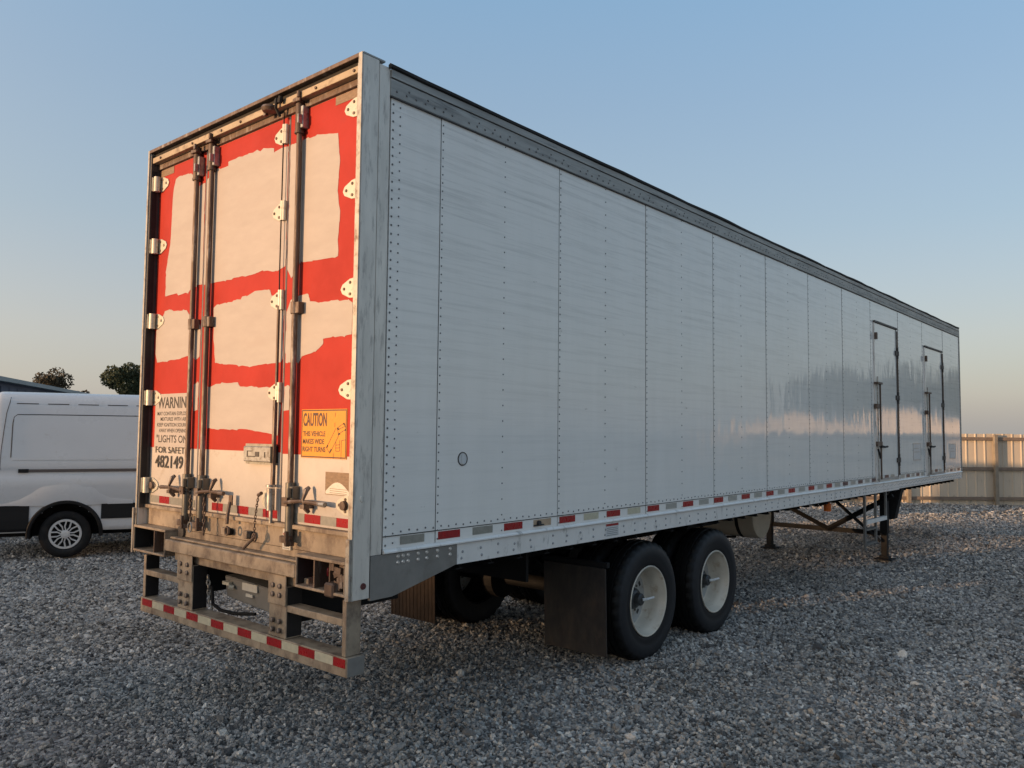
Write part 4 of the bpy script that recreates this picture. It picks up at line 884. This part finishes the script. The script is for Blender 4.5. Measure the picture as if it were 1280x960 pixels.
# running gear ---------------------------------------------------------
for x in (-0.92, -1.78): part('frame_beam', B(x-0.05, x+0.05, 0.5, 6.2, 0.86, 1.09), M['black'], T)
cmm = MB().box(WX+0.04, -0.05, -0.03, 0.03, 1.15, 1.168).box(WX+0.04, -0.05, -0.004, 0.004, 1.07, 1.15).box(WX+0.04, -0.05, -0.03, 0.03, 1.062, 1.07).mesh('crossmember', M['black'])
for k in range(48): at('crossmember', cmm, T, (0, 0.30+k*0.305, 0))
WY = (3.255, 4.505); WZ = 0.505
TX = -0.045
def tyre_mesh():
    # outline: (axial, radius), outer face at axial 0, runs inward (-x)
    pr = [(-0.045, 0.292), (-0.010, 0.305), (0.0, 0.335), (-0.003, 0.350), (0.006, 0.375), (0.008, 0.42), (0.0, 0.455), (-0.018, 0.485), (-0.030, 0.500), (-0.060, 0.506), (-0.064, 0.494), (-0.072, 0.494), (-0.076, 0.508), (-0.118, 0.510), (-0.122, 0.497), (-0.130, 0.497), (-0.134, 0.510),
          (-0.176, 0.508), (-0.180, 0.494), (-0.188, 0.494), (-0.192, 0.506), (-0.222, 0.500), (-0.234, 0.485), (-0.250, 0.455), (-0.258, 0.40), (-0.252, 0.345), (-0.242, 0.305), (-0.207, 0.292)]
    def mod(i, k):
        if i in (7, 8, 9, 20, 21, 22) and k % 4 == 0: return -0.014
        return 0
    return MB().lathe(pr, (0, 0, 0), 'x', 128, closed=False, mod=mod).mesh('tyre', M['trailer_tyre'], True)
TY = tyre_mesh()
def rim_meshes():
    m1 = MB().lathe([(-0.008, 0.300), (-0.002, 0.296), (-0.004, 0.287), (-0.020, 0.281), (-0.046, 0.277), (-0.060, 0.268), (-0.120, 0.262), (-0.185, 0.258), (-0.203, 0.243)], (0, 0, 0), 'x', 56).mesh('rim', M['rim'], True)
    md = MB().lathe([(-0.2035, 0.243), (-0.214, 0.205), (-0.206, 0.165), (-0.190, 0.130), (-0.190, 0.06)], (0, 0, 0), 'x', 56).mesh('wheel_disc', M['disc'], True)
    mb = MB().lathe([(-0.184, 0.095), (-0.15, 0.09), (-0.13, 0.075), (-0.125, 0.055), (-0.085, 0.052), (-0.075, 0.042), (-0.073, 0.0005)], (0, 0, 0), 'x', 24)
    m2 = mb.mesh('hub', M['hub'], True)
    mb = MB()
    for k in range(10):
        t = k*2*math.pi/10+0.2; mb.tube([(-0.205, 0.126*math.cos(t), 0.126*math.sin(t)), (-0.178, 0.126*math.cos(t), 0.126*math.sin(t))], 0.010, 6)
    m3 = mb.mesh('wheel_nut', M['sleeve'])
    m4 = MB()
    for k in range(5):
        t = k*2*math.pi/5+0.5; c = (0.205*math.cos(t), 0.205*math.sin(t))
        m4.add([(-0.2105, c[0]+0.024*math.cos(s*math.pi/5), c[1]+0.024*math.sin(s*math.pi/5)) for s in range(10)], [tuple(range(10))])
    return m1, m2, m3, m4.mesh('hand_hole', M['seam']), md
RM, HB, WN, HH, WD = rim_meshes()
for iy, y in enumerate(WY):
    for side in (1, -1):
        for dual in (0, 1):
            xx = (TX - dual*0.30) if side > 0 else (WX-TX+dual*0.30)
            rz = 0 if side > 0 else math.pi
            tr_ = rnd.uniform(0, 6.28)
            wl = at('wheel', TY, T, (xx, y, WZ), rot=(0.3*iy, 0, rz)); 
            wl.name = 'wheel'
            if dual == 0:
                for nm, me_ in (('rim', RM), ('hub', HB), ('wheel_nut', WN), ('hand_hole', HH), ('wheel_disc', WD)):
                    o = bpy.data.objects.new(nm, me_); col.objects.link(o); o.parent = wl
    part('axle', MB().tube([(WX+0.2, y, WZ), (-0.2, y, WZ)], 0.065, 12), M['black'], T, smooth=True)
    for x in (-0.78, -1.82): part('brake_drum', MB().tube([(x, y, WZ), (x+0.12, y, WZ)], 0.20, 20), M['black'], T)
    for x in (-0.92, -1.78): part('leaf_spring', MB().tube([(x, y-0.52, 0.80), (x, y-0.2, 0.64), (x, y, 0.60), (x, y+0.2, 0.64), (x, y+0.52, 0.80)], 0.04, 6), M['black'], T)
# inflation hose on the near wheels
for y, ln in ((WY[0], 0.06), (WY[1], -0.02)):
    part('inflation_hose', MB().tube([(TX-0.07, y, WZ), (TX-0.045, y+0.03, WZ+0.005), (TX-0.03, y+0.12, WZ+0.01)], [0.013, 0.011, 0.010], 6), M['paper2'], T)
# mud flaps
fp = MB().box(-0.315, 0.315, -0.006, 0.006, -0.35, 0.35).mesh('mud_flap', M['flap'], bevel=0.004)
fm = MB().box(-0.315, 0.315, -0.006, 0.006, -0.35, 0.35)
for k in range(12): fm.box(-0.30+k*0.052, -0.294+k*0.052, -0.0095, -0.006, -0.34, 0.34)
M['old_flap'] = mat('old_ribbed_flap', (0.028, 0.020, 0.016), 0.85, c2=(0.015, 0.012, 0.011), vscale=6, spec=0.2)
fmm = fm.mesh('mud_flap', M['old_flap'])
for x in (-0.365, WX+0.28):
    fl = at('mud_flap', fp if x > -1 else fmm, T, (x, 2.60, 0.508 if x > -1 else 0.46), rot=(0.03, 0, 0))
    part('flap_bracket', B(x-0.33, x+0.33, 2.585, 2.625, 0.862, 0.905), M['black'], T, bevel=0.004)
part('rear_fairing', B(-2.35, -0.35, 1.95, 1.98, 0.80, 1.10), M['black'], T)

# transverse air tank, landing gear, ladder, marker --------------------
tk = part('air_tank', MB().lathe([(-2.25, 0.0005), (-2.24, 0.20), (-2.20, 0.285), (-0.66, 0.29), (-0.615, 0.28), (-0.60, 0.24), (-0.595, 0.0005)], (0, 6.93, 0.93), 'x', 28), M['tank'], T, smooth=True)
for x in (-1.9, -1.35, -0.85): part('tank_strap', MB().lathe([(x, 0.293), (x+0.045, 0.293)], (0, 6.93, 0.93), 'x', 28), M['black'], tk)
part('tank_fitting', MB().tube([(-1.7, 6.8, 0.66), (-1.6, 6.75, 0.625), (-1.2, 6.75, 0.62), (-0.9, 6.8, 0.65)], 0.015, 6), M['black'], tk)
for x, y in ((-0.19, 10.58), (-2.03, 10.55)):
    lg = part('landing_leg', MB().box(x-0.055, x+0.055, y-0.055, y+0.055, 0.42, 1.10).box(x-0.045, x+0.045, y-0.045, y+0.045, 0.06, 0.42), M['black'], T, bevel=0.004)
    part('foot_plate', MB().box(x-0.13, x+0.13, y-0.13, y+0.13, 0.018, 0.034).box(x-0.07, x+0.07, y-0.07, y+0.07, 0.034, 0.075), M['black'], lg, bevel=0.004)
part('leg_crossbar', B(-1.97, -0.25, 10.52, 10.59, 0.385, 0.455), M['black'], T)
part('leg_diagonal', MB().tube([(-1.03, 10.50, 0.43), (-0.04, 10.50, 1.02)], 0.040, 4), M['black'], T)
part('leg_diagonal', MB().tube([(-1.03, 10.50, 0.43), (-2.30, 10.50, 1.02)], 0.036, 4), M['black'], T)
part('leg_diagonal', MB().tube([(-0.22, 10.47, 0.30), (-1.10, 10.47, 1.06)], 0.026, 4), M['black'], T)
part('hanger_plate', MB().poly([(-0.34, 10.90, 1.10), (-0.02, 10.90, 1.10), (-0.13, 10.90, 0.62), (-0.24, 10.90, 0.60)], (0, 1, 0), 0.16), M['black'], T, bevel=0.005)
ld = part('ladder', MB().box(-0.035, -0.005, 9.02, 9.065, 0.33, 1.105), M['ladder'], T, bevel=0.003)
part('ladder_rail', B(-0.035, -0.005, 9.52, 9.565, 0.40, 1.105), M['ladder'], ld, bevel=0.003)
part('ladder_rail', B(-0.035, -0.005, 10.02, 10.065, 0.72, 1.105), M['ladder'], ld, bevel=0.003)
part('ladder_rung', B(-0.05, 0.005, 9.066, 10.019, 0.690, 0.745), M['rail'], ld); part('ladder_rung', B(-0.05, 0.005, 9.066, 9.519, 0.40, 0.425), M['ladder'], ld); part('ladder_rung', B(-0.05, 0.0, 9.066, 9.519, 0.60, 0.625), M['ladder'], ld)
part('side_marker_lamp', MB().tube([(-0.32, 8.42, 0.90), (-0.32, 8.42, 1.0)], 0.05, 12).box(-0.35, -0.29, 8.39, 8.45, 1.0, 1.10), M['amber'], T)
mb = chain([(-0.30, 8.42, 1.02), (-0.35, 8.10, 0.99), (-0.40, 7.8, 1.06)], 0.02, 0.007); part('lamp_cable', mb, M['black'], T)
part('front_coupler_plate', B(-2.3, -0.3, 12.2, 14.8, 1.02, 1.10), M['black'], T, bevel=0.01)

# side doors -----------------------------------------------------------
def side_door(y0, y1, z0, z1):
    d = part('side_door', B(0.002, 0.010, y0+0.03, y1-0.03, z0+0.03, z1-0.03), M['side'], T, bevel=0.001)
    part('door_header', B(0.002, 0.030, y0-0.01, y1+0.01, z1-0.028, z1), M['gasket'], d, bevel=0.002)
    part('door_frame', B(0.002, 0.016, y0, y0+0.028, z0, z1-0.03), M['rail'], d); part('door_frame', B(0.002, 0.016, y1-0.028, y1-0.012, z0, z1-0.03), M['gasket'], d)
    part('door_frame', B(0.002, 0.016, y0+0.03, y1-0.03, z0, z0+0.028), M['alu'], d)
    zt = z0+1.42
    part('lock_bar', MB().tube([(0.045, y0+0.14, z0+0.02), (0.045, y0+0.14, zt)], 0.013, 8), M['rust'], d, smooth=True)
    part('lock_bar', MB().tube([(0.045, y0+0.015, z0-0.02), (0.045, y0+0.015, zt+0.1)], 0.010, 8), M['galv'], d, smooth=True)
    part('bar_clamp', MB().box(0.010, 0.07, y0-0.03, y0+0.19, zt-0.01, zt+0.02).box(0.010, 0.06, y0+0.0, y0+0.17, z0+0.50, z0+0.57).box(0.010, 0.06, y0-0.04, y0+0.05, z0+1.05, z0+1.12).box(0.010, 0.05, y0+0.0, y0+0.05, z1-0.28, z1-0.18), M['rust'], d, bevel=0.003)
    part('handle', MB().tube([(0.05, y0+0.10, z0+0.50), (0.06, y0+0.30, z0+0.49), (0.05, y0+0.44, z0+0.495)], [0.022, 0.014, 0.016], 6).tube([(0.05, y0-0.02, z0+0.46), (0.06, y0+0.02, z0+0.37), (0.05, y0+0.05, z0+0.33)], 0.016, 6), M['black_and_shade'], d)
    mb = MB()
    for z in (z0+0.28, z0+1.25, z0+1.95+0.0): 
        if z < z1-0.2: mb.tube([(0.025, y1+0.0, z-0.09), (0.025, y1+0.0, z+0.09)], 0.015, 8); mb.box(0.010, 0.03, y1-0.10, y1+0.07, z-0.035, z+0.035)
    part('door_hinge', mb, M['gasket'], d); part('door_hinge', MB().tube([(0.024, y1, z0+0.05), (0.024, y1, z1-0.05)], 0.010, 6), M['rust'], d)
side_door(9.505, 10.66, 1.285, 3.635)
side_door(12.36, 13.60, 1.265, 3.515)
for y, z in ((11.78, 1.68), (14.35, 1.66)):
    pl = part('placard', B(0.0018, 0.006, y-0.24, y+0.24, z-0.14, z+0.14), M['paper2'], T)
    part('placard_edge', MB().box(0.006, 0.008, y-0.24, y+0.24, z+0.128, z+0.14).box(0.006, 0.008, y-0.24, y+0.24, z-0.14, z-0.128).box(0.006, 0.008, y-0.24, y-0.225, z-0.127, z+0.127).box(0.006, 0.008, y+0.225, y+0.24, z-0.127, z+0.127).box(0.006, 0.008, y-0.18, y+0.15, z-0.01, z+0.002).box(0.006, 0.008, y-0.18, y+0.10, z+0.05, z+0.06), M['tape_white'], pl)

# ================================================================ VAN
VF = Vector((0.414, 0.910, 0)).normalized(); VN = Vector((VF.y, -VF.x, 0))    # forward, outward normal of the side in view
VO = Vector((-9.36, 2.05, 0)) - VN*0.90      # point under the rear axle, on the van's centre line
VR = math.atan2(VF.y, VF.x)
V = thing('cargo_van', 'white cargo van with black lower trim parked left of the trailer', 'van', tuple(VO), rz=VR)
# van coordinates: x forward from rear axle, y to the left, z up; right side is y<0
def vlink(name, me, parent=None, kind=None, label=None):
    o = bpy.data.objects.new(name, me); col.objects.link(o); o.parent = parent or V
    if kind: o['kind'] = kind
    if label: o['label'] = label
    return o
def vpart(name, mb, m, parent=None, smooth=False, bevel=0.0, kind=None): return vlink(name, mb.mesh(name, m, smooth, bevel), parent, kind)
PROF = [(0.40, 0.96), (0.44, 0.988), (0.60, 0.995), (0.72, 0.993), (0.80, 0.995), (0.95, 1.012), (1.10, 1.018), (1.18, 1.010), (1.24, 0.992), (1.30, 0.985), (1.36, 0.990), (1.50, 0.975), (1.70, 0.950), (1.95, 0.920), (2.15, 0.893), (2.28, 0.868), (2.36, 0.835), (2.42, 0.775), (2.455, 0.68), (2.475, 0.50), (2.485, 0.25), (2.488, 0.0)]
def halfw(z):
    for (z0, w0), (z1, w1) in zip(PROF[:-1], PROF[1:]):
        if z0 <= z <= z1: return w0+(w1-w0)*(z-z0)/(z1-z0)
    return PROF[0][1] if z < PROF[0][0] else 0
L0, L1 = -1.06, 4.62
def lenfac(u):
    # returns (width factor, roof height drop factor) along the length
    f = 1.0
    if u < L0+0.16: t = (L0+0.16-u)/0.16; f *= 1-0.10*t**2.2
    if u > 3.1: t = (u-3.1)/1.52; f *= 1-0.13*t**2
    return f
def topz(u):
    if u <= 2.55: return 2.488
    if u <= 3.55: return 2.488-(u-2.55)/1.0*1.16
    return 1.328-(u-3.55)/1.07*0.42
def rise(z, u):
    tz = topz(u)
    if z > 1.0*tz/2.488+0.0: pass
    return z if tz > 2.48 else min(z, 0.40+(z-0.40)*(tz-0.40)/2.088) if z > 0.9 else z
us = sorted(set([round(x_, 3) for x_ in list(np.arange(L0, L1+0.001, 0.04))]))
zz = [0.40, 0.44, 0.48, 0.52, 0.56, 0.60, 0.64, 0.68, 0.72, 0.76, 0.80, 0.84, 0.88, 0.92, 0.96, 1.0, 1.05, 1.10, 1.14, 1.18, 1.21, 1.24, 1.27, 1.30, 1.33, 1.36, 1.43, 1.50, 1.60, 1.70, 1.82, 1.95, 2.05, 2.15, 2.22, 2.28, 2.32, 2.36, 2.39, 2.42, 2.44, 2.455]
AR = 0.465; AZ = 0.36; FWX = 3.50
def vpt(u, z, sgn, off=0.0):
    f = lenfac(u); zr = rise(z, u); return (u, sgn*(halfw(z)*f+off), zr)
def patch(u0, u1, z0, z1, off, sgn=-1, du=0.05, th=0.012, arch=True):
    mb = MB(); uu = list(np.linspace(u0, u1, max(2, int((u1-u0)/du)+1))); z_ = list(np.linspace(z0, z1, max(2, int((z1-z0)/0.04)+1)))
    idx = {}
    for i, u in enumerate(uu):
        for j, z in enumerate(z_): idx[i, j] = len(mb.v); mb.v.append(vpt(u, z, sgn, off))
    for i in range(len(uu)-1):
        for j in range(len(z_)-1): mb.f.append((idx[i, j], idx[i+1, j], idx[i+1, j+1], idx[i, j+1]))
    # rim of the patch back to the body
    ring = [(i, 0) for i in range(len(uu))]+[(len(uu)-1, j) for j in range(1, len(z_))]+[(i, len(z_)-1) for i in range(len(uu)-2, -1, -1)]+[(0, j) for j in range(len(z_)-2, 0, -1)]
    base = len(mb.v)
    for (i, j) in ring: mb.v.append(vpt(uu[i], z_[j], sgn, off-th))
    for k in range(len(ring)):
        a = idx[ring[k]]; b = idx[ring[(k+1) % len(ring)]]; mb.f.append((a, base+k, base+(k+1) % len(ring), b))
    return mb
mb = MB(); grid = {}
tops = [(2.455, 0.68), (2.475, 0.50), (2.485, 0.25), (2.488, 0.0)]
sec = [('s', -1, z) for z in zz]+[('t', -1, t) for t in tops[1:]]+[('t', 1, t) for t in tops[1:-1][::-1]]+[('s', 1, z) for z in zz[::-1]]
for i, u in enumerate(us):
    for j, s in enumerate(sec):
        if s[0] == 's': p = Vector(vpt(u, s[2], s[1]))
        else: p = Vector((u, s[1]*s[2][1]*lenfac(u), rise(s[2][0], u)))
        if u < L0+0.13 and p.z > 2.0: p.z -= (L0+0.13-u)*0.35*(p.z-2.0)/0.48
        for cx in (0.0, FWX):
            dx, dz = p.x-cx, p.z-AZ; d = math.hypot(dx, dz)
            if abs(p.y) > 0.8 and abs(d-AR) < 0.026 and d > 0: p.x = cx+dx/d*AR; p.z = AZ+dz/d*AR
        grid[i, j] = len(mb.v); mb.v.append(tuple(p))
for i in range(len(us)-1):
    for j in range(len(sec)-1):
        q = [grid[i, j], grid[i+1, j], grid[i+1, j+1], grid[i, j+1]]
        c = sum((Vector(mb.v[k]) for k in q), Vector())/4
        if abs(c.y) > 0.8 and any(math.hypot(c.x-cx, c.z-AZ) < AR-0.004 for cx in (0.0, FWX)): continue
        mb.f.append(tuple(q))
mb.f.append(tuple(grid[0, j] for j in range(len(sec)))); mb.f.append(tuple(grid[len(us)-1, j] for j in range(len(sec)))[::-1])
VB = vpart('body', mb, M['van'], V, smooth=True)
vpart('chassis', B(L0+0.1, L1-0.1, -0.55, 0.55, 0.30, 0.55), M['black'], V)
for cx in (0.0, FWX):
    for sgn in (-1, 1):
        # wheel-house tub
        mb = MB()
        for k in range(25):
            t = math.pi*(-0.05+1.1*k/24); mb.v += [(cx+AR*math.cos(t), sgn*0.975, AZ+AR*math.sin(t)), (cx+AR*math.cos(t), sgn*0.45, AZ+AR*math.sin(t))]
        for k in range(24): mb.f.append((2*k, 2*k+1, 2*k+3, 2*k+2))
        mb.f.append(tuple(2*k+1 for k in range(25)))
        vpart('wheel_house', mb, M['van_black'], V)
        mb = MB(); ring = []
        for k in range(33):
            t = math.pi*(-0.03+1.06*k/32); hz = AZ+(AR+0.012)*math.sin(t); ring.append((cx+(AR+0.012)*math.cos(t), sgn*(halfw(min(max(hz, 0.4), 2))*lenfac(cx)+0.006), hz))
        mb.tube(ring, 0.030, 6)
        vpart('arch_trim', mb, M['van_black'], V, smooth=True)
# black lower cladding on the side in view and rear bumper
for sgn in (-1, 1):
    vpart('lower_cladding', patch(0.47, 3.0, 0.575, 0.80, 0.014, sgn), M['van_black'], V, smooth=False)
    vpart('lower_cladding', patch(L0+0.02, -0.47, 0.42, 0.80, 0.014, sgn), M['van_black'], V, smooth=False)
    vpart('lower_cladding', patch(3.98, 4.55, 0.44, 0.785, 0.010, sgn), M['van_black'], V, smooth=False)
    vpart('sliding_rail', patch(-0.60, 1.95, 1.283, 1.325, 0.016, sgn, th=0.02), M['van_rail'], V)
    vpart('rail_cap', patch(-0.63, -0.50, 1.276, 1.330, 0.022, sgn, th=0.02), M['van_black'], V)
    # raised side panel and its groove, as shallow pressed steps
    vpart('pressed_panel', patch(-0.72, 1.02, 1.46, 2.12, 0.007, sgn, th=0.012), M['van'], V, smooth=False)
    vpart('pressed_panel', patch(1.12, 2.30, 1.46, 2.12, 0.007, sgn, th=0.012), M['van'], V, smooth=False)
    mb = MB()
    def groove(pts_, r=0.0045):
        mb.tube([Vector(vpt(u, z, sgn, 0.0045)) for u, z in pts_], r, 5)
    groove([(-0.735, 1.50), (-0.735, 1.7), (-0.735, 2.0), (-0.72, 2.09), (-0.68, 2.128), (-0.3, 2.132), (0.3, 2.132), (0.95, 2.132)], 0.006)
    groove([(-0.86, 1.32), (-0.86, 1.6), (-0.84, 1.9), (-0.82, 2.15), (-0.79, 2.30), (-0.78, 2.38)])
    groove([(1.06, 0.80), (1.06, 1.2), (1.06, 1.6), (1.06, 2.0), (1.06, 2.25)])
    groove([(2.32, 0.80), (2.32, 1.2), (2.32, 1.6), (2.32, 2.0), (2.32, 2.25)])
    for k in range(8): groove([(-0.70+k*0.4, 2.292), (-0.42+k*0.4, 2.292)], 0.006)
    vpart('panel_seam', mb, M['seam'], V)
    vpart('side_window', patch(2.45, 3.05, 1.50, 1.95, 0.004, sgn), M['van_glass'], V)
    # flare crease above the rear arch
    mb = MB(); pa = [(-0.95, 0.86), (-0.62, 0.90), (-0.36, 1.08), (-0.15, 1.15), (0.15, 1.15), (0.36, 1.08), (0.62, 0.90), (0.9, 0.86)]
    inner = [(-0.95, 0.80), (-0.56, 0.80), (-0.33, 0.94), (-0.13, 1.02), (0.13, 1.02), (0.33, 0.94), (0.56, 0.80), (0.9, 0.80)]
    for (a, b_) in zip(pa, inner): mb.v += [vpt(a[0], a[1], sgn, -0.004), vpt(b_[0], b_[1], sgn, 0.016), ]
    for k in range(7): mb.f.append((2*k, 2*k+1, 2*k+3, 2*k+2))
    b0 = len(mb.v)
    for b_ in inner:
        dx, dz = b_[0], b_[1]-AZ; d = math.hypot(dx, dz); zq = AZ+dz/d*(AR+0.02) if abs(dx) < 0.5 else 0.79; xq = dx/d*(AR+0.02) if abs(dx) < 0.5 else dx
        mb.v.append(vpt(xq, min(zq, b_[1]-0.002), sgn, 0.013))
    for k in range(7): mb.f.append((2*k+1, b0+k, b0+k+1, 2*k+3))
    vpart('arch_flare', mb, M['van'], V, smooth=True)
vpart('rear_bumper', B(L0-0.09, L0+0.03, -0.93, 0.93, 0.44, 0.72), M['van_black'], V, bevel=0.03)
for sgn in (-1, 1): vpart('tail_lamp', B(L0-0.012, L0+0.02, sgn*0.80-0.05, sgn*0.80+0.05, 1.0, 1.65), M['red_lens'], V, bevel=0.01)
for sgn in (-1, 1): vpart('rear_door', B(L0-0.012, L0+0.01, min(sgn*0.02, sgn*0.74), max(sgn*0.02, sgn*0.74), 0.78, 2.25), M['van'], V, bevel=0.01)
vpart('windscreen', MB().add([(2.70, -0.72, 2.33), (2.70, 0.72, 2.33), (3.56, 0.80, 1.345), (3.56, -0.80, 1.345)], [(0, 1, 2, 3)]), M['van_glass'], V)
vpart('front_grille', B(L1-0.02, L1+0.02, -0.5, 0.5, 0.55, 0.85), M['van_black'], V, bevel=0.01)
for sgn in (-1, 1): vpart('headlight', B(L1-0.08, L1+0.01, sgn*0.66-0.12, sgn*0.66+0.12, 0.72, 0.90), M['paper2'], V, bevel=0.02)
vt = MB().lathe([(0.0, 0.222), (0.018, 0.235), (0.028, 0.27), (0.024, 0.315), (0.006, 0.343), (-0.03, 0.352), (-0.17, 0.352), (-0.21, 0.335), (-0.22, 0.25), (-0.20, 0.20)], (0, 0, 0), 'y', 56).mesh('tyre', M['rubber'], True)
# wheel cover: outer ring, hub disc and eight forked spokes over a dark dish
mr = MB().lathe([(0.004, 0.222), (0.014, 0.216), (0.014, 0.190), (0.004, 0.186)], (0, 0, 0), 'y', 48).lathe([(0.006, 0.062), (0.022, 0.058), (0.028, 0.03), (0.028, 0.0005)], (0, 0, 0), 'y', 20)
for k in range(7):
    t = k*2*math.pi/7
    for s in (-1, 1):
        for (r0, r1, a0, a1, wd) in ((0.045, 0.115, 0.05, 0.30, 0.016), (0.110, 0.200, 0.30, 0.17, 0.019)):
            p = Vector((r0*math.cos(t+s*a0), 0, r0*math.sin(t+s*a0))); q = Vector((r1*math.cos(t+s*a1), 0, r1*math.sin(t+s*a1)))
            d = (q-p).normalized(); n = Vector((-d.z, 0, d.x))*wd*0.6
            mr.add([p-n+Vector((0, 0.006, 0)), q-n+Vector((0, 0.006, 0)), q+n+Vector((0, 0.006, 0)), p+n+Vector((0, 0.006, 0)), p-n*0.6+Vector((0, 0.02, 0)), q-n*0.6+Vector((0, 0.018, 0)), q+n*0.6+Vector((0, 0.018, 0)), p+n*0.6+Vector((0, 0.02, 0))],
                   [(4, 5, 6, 7), (0, 1, 5, 4), (1, 2, 6, 5), (2, 3, 7, 6), (3, 0, 4, 7)])
mrm = mr.mesh('rim', M['hubcap'])
mdd = MB().lathe([(0.002, 0.23), (-0.03, 0.18), (-0.03, 0.0005)], (0, 0, 0), 'y', 32).mesh('wheel_dish', M['black'], True)
for cx in (0.0, FWX):
    for sgn in (-1, 1):
        wl = bpy.data.objects.new('wheel', vt); col.objects.link(wl); wl.parent = V; wl.location = (cx, sgn*0.90, 0.352); wl.rotation_euler = (0, 0, 0 if sgn > 0 else math.pi)
        for nm, me_ in (('rim', mrm), ('wheel_dish', mdd)):
            o = bpy.data.objects.new(nm, me_); col.objects.link(o); o.parent = wl
# unseen vans added beyond the near van, to lay shade on fence and yard
for k, (q, lab) in enumerate(((tuple(VO-VN*2.85-VF*0.15), 'unseen white cargo van added second in the row, to shade the fence'), (tuple(VO-VN*5.75+VF*0.2), 'unseen white cargo van added third in the row, to shade the fence'))):
    copy_thing(V, q, label=lab, rz=VR)
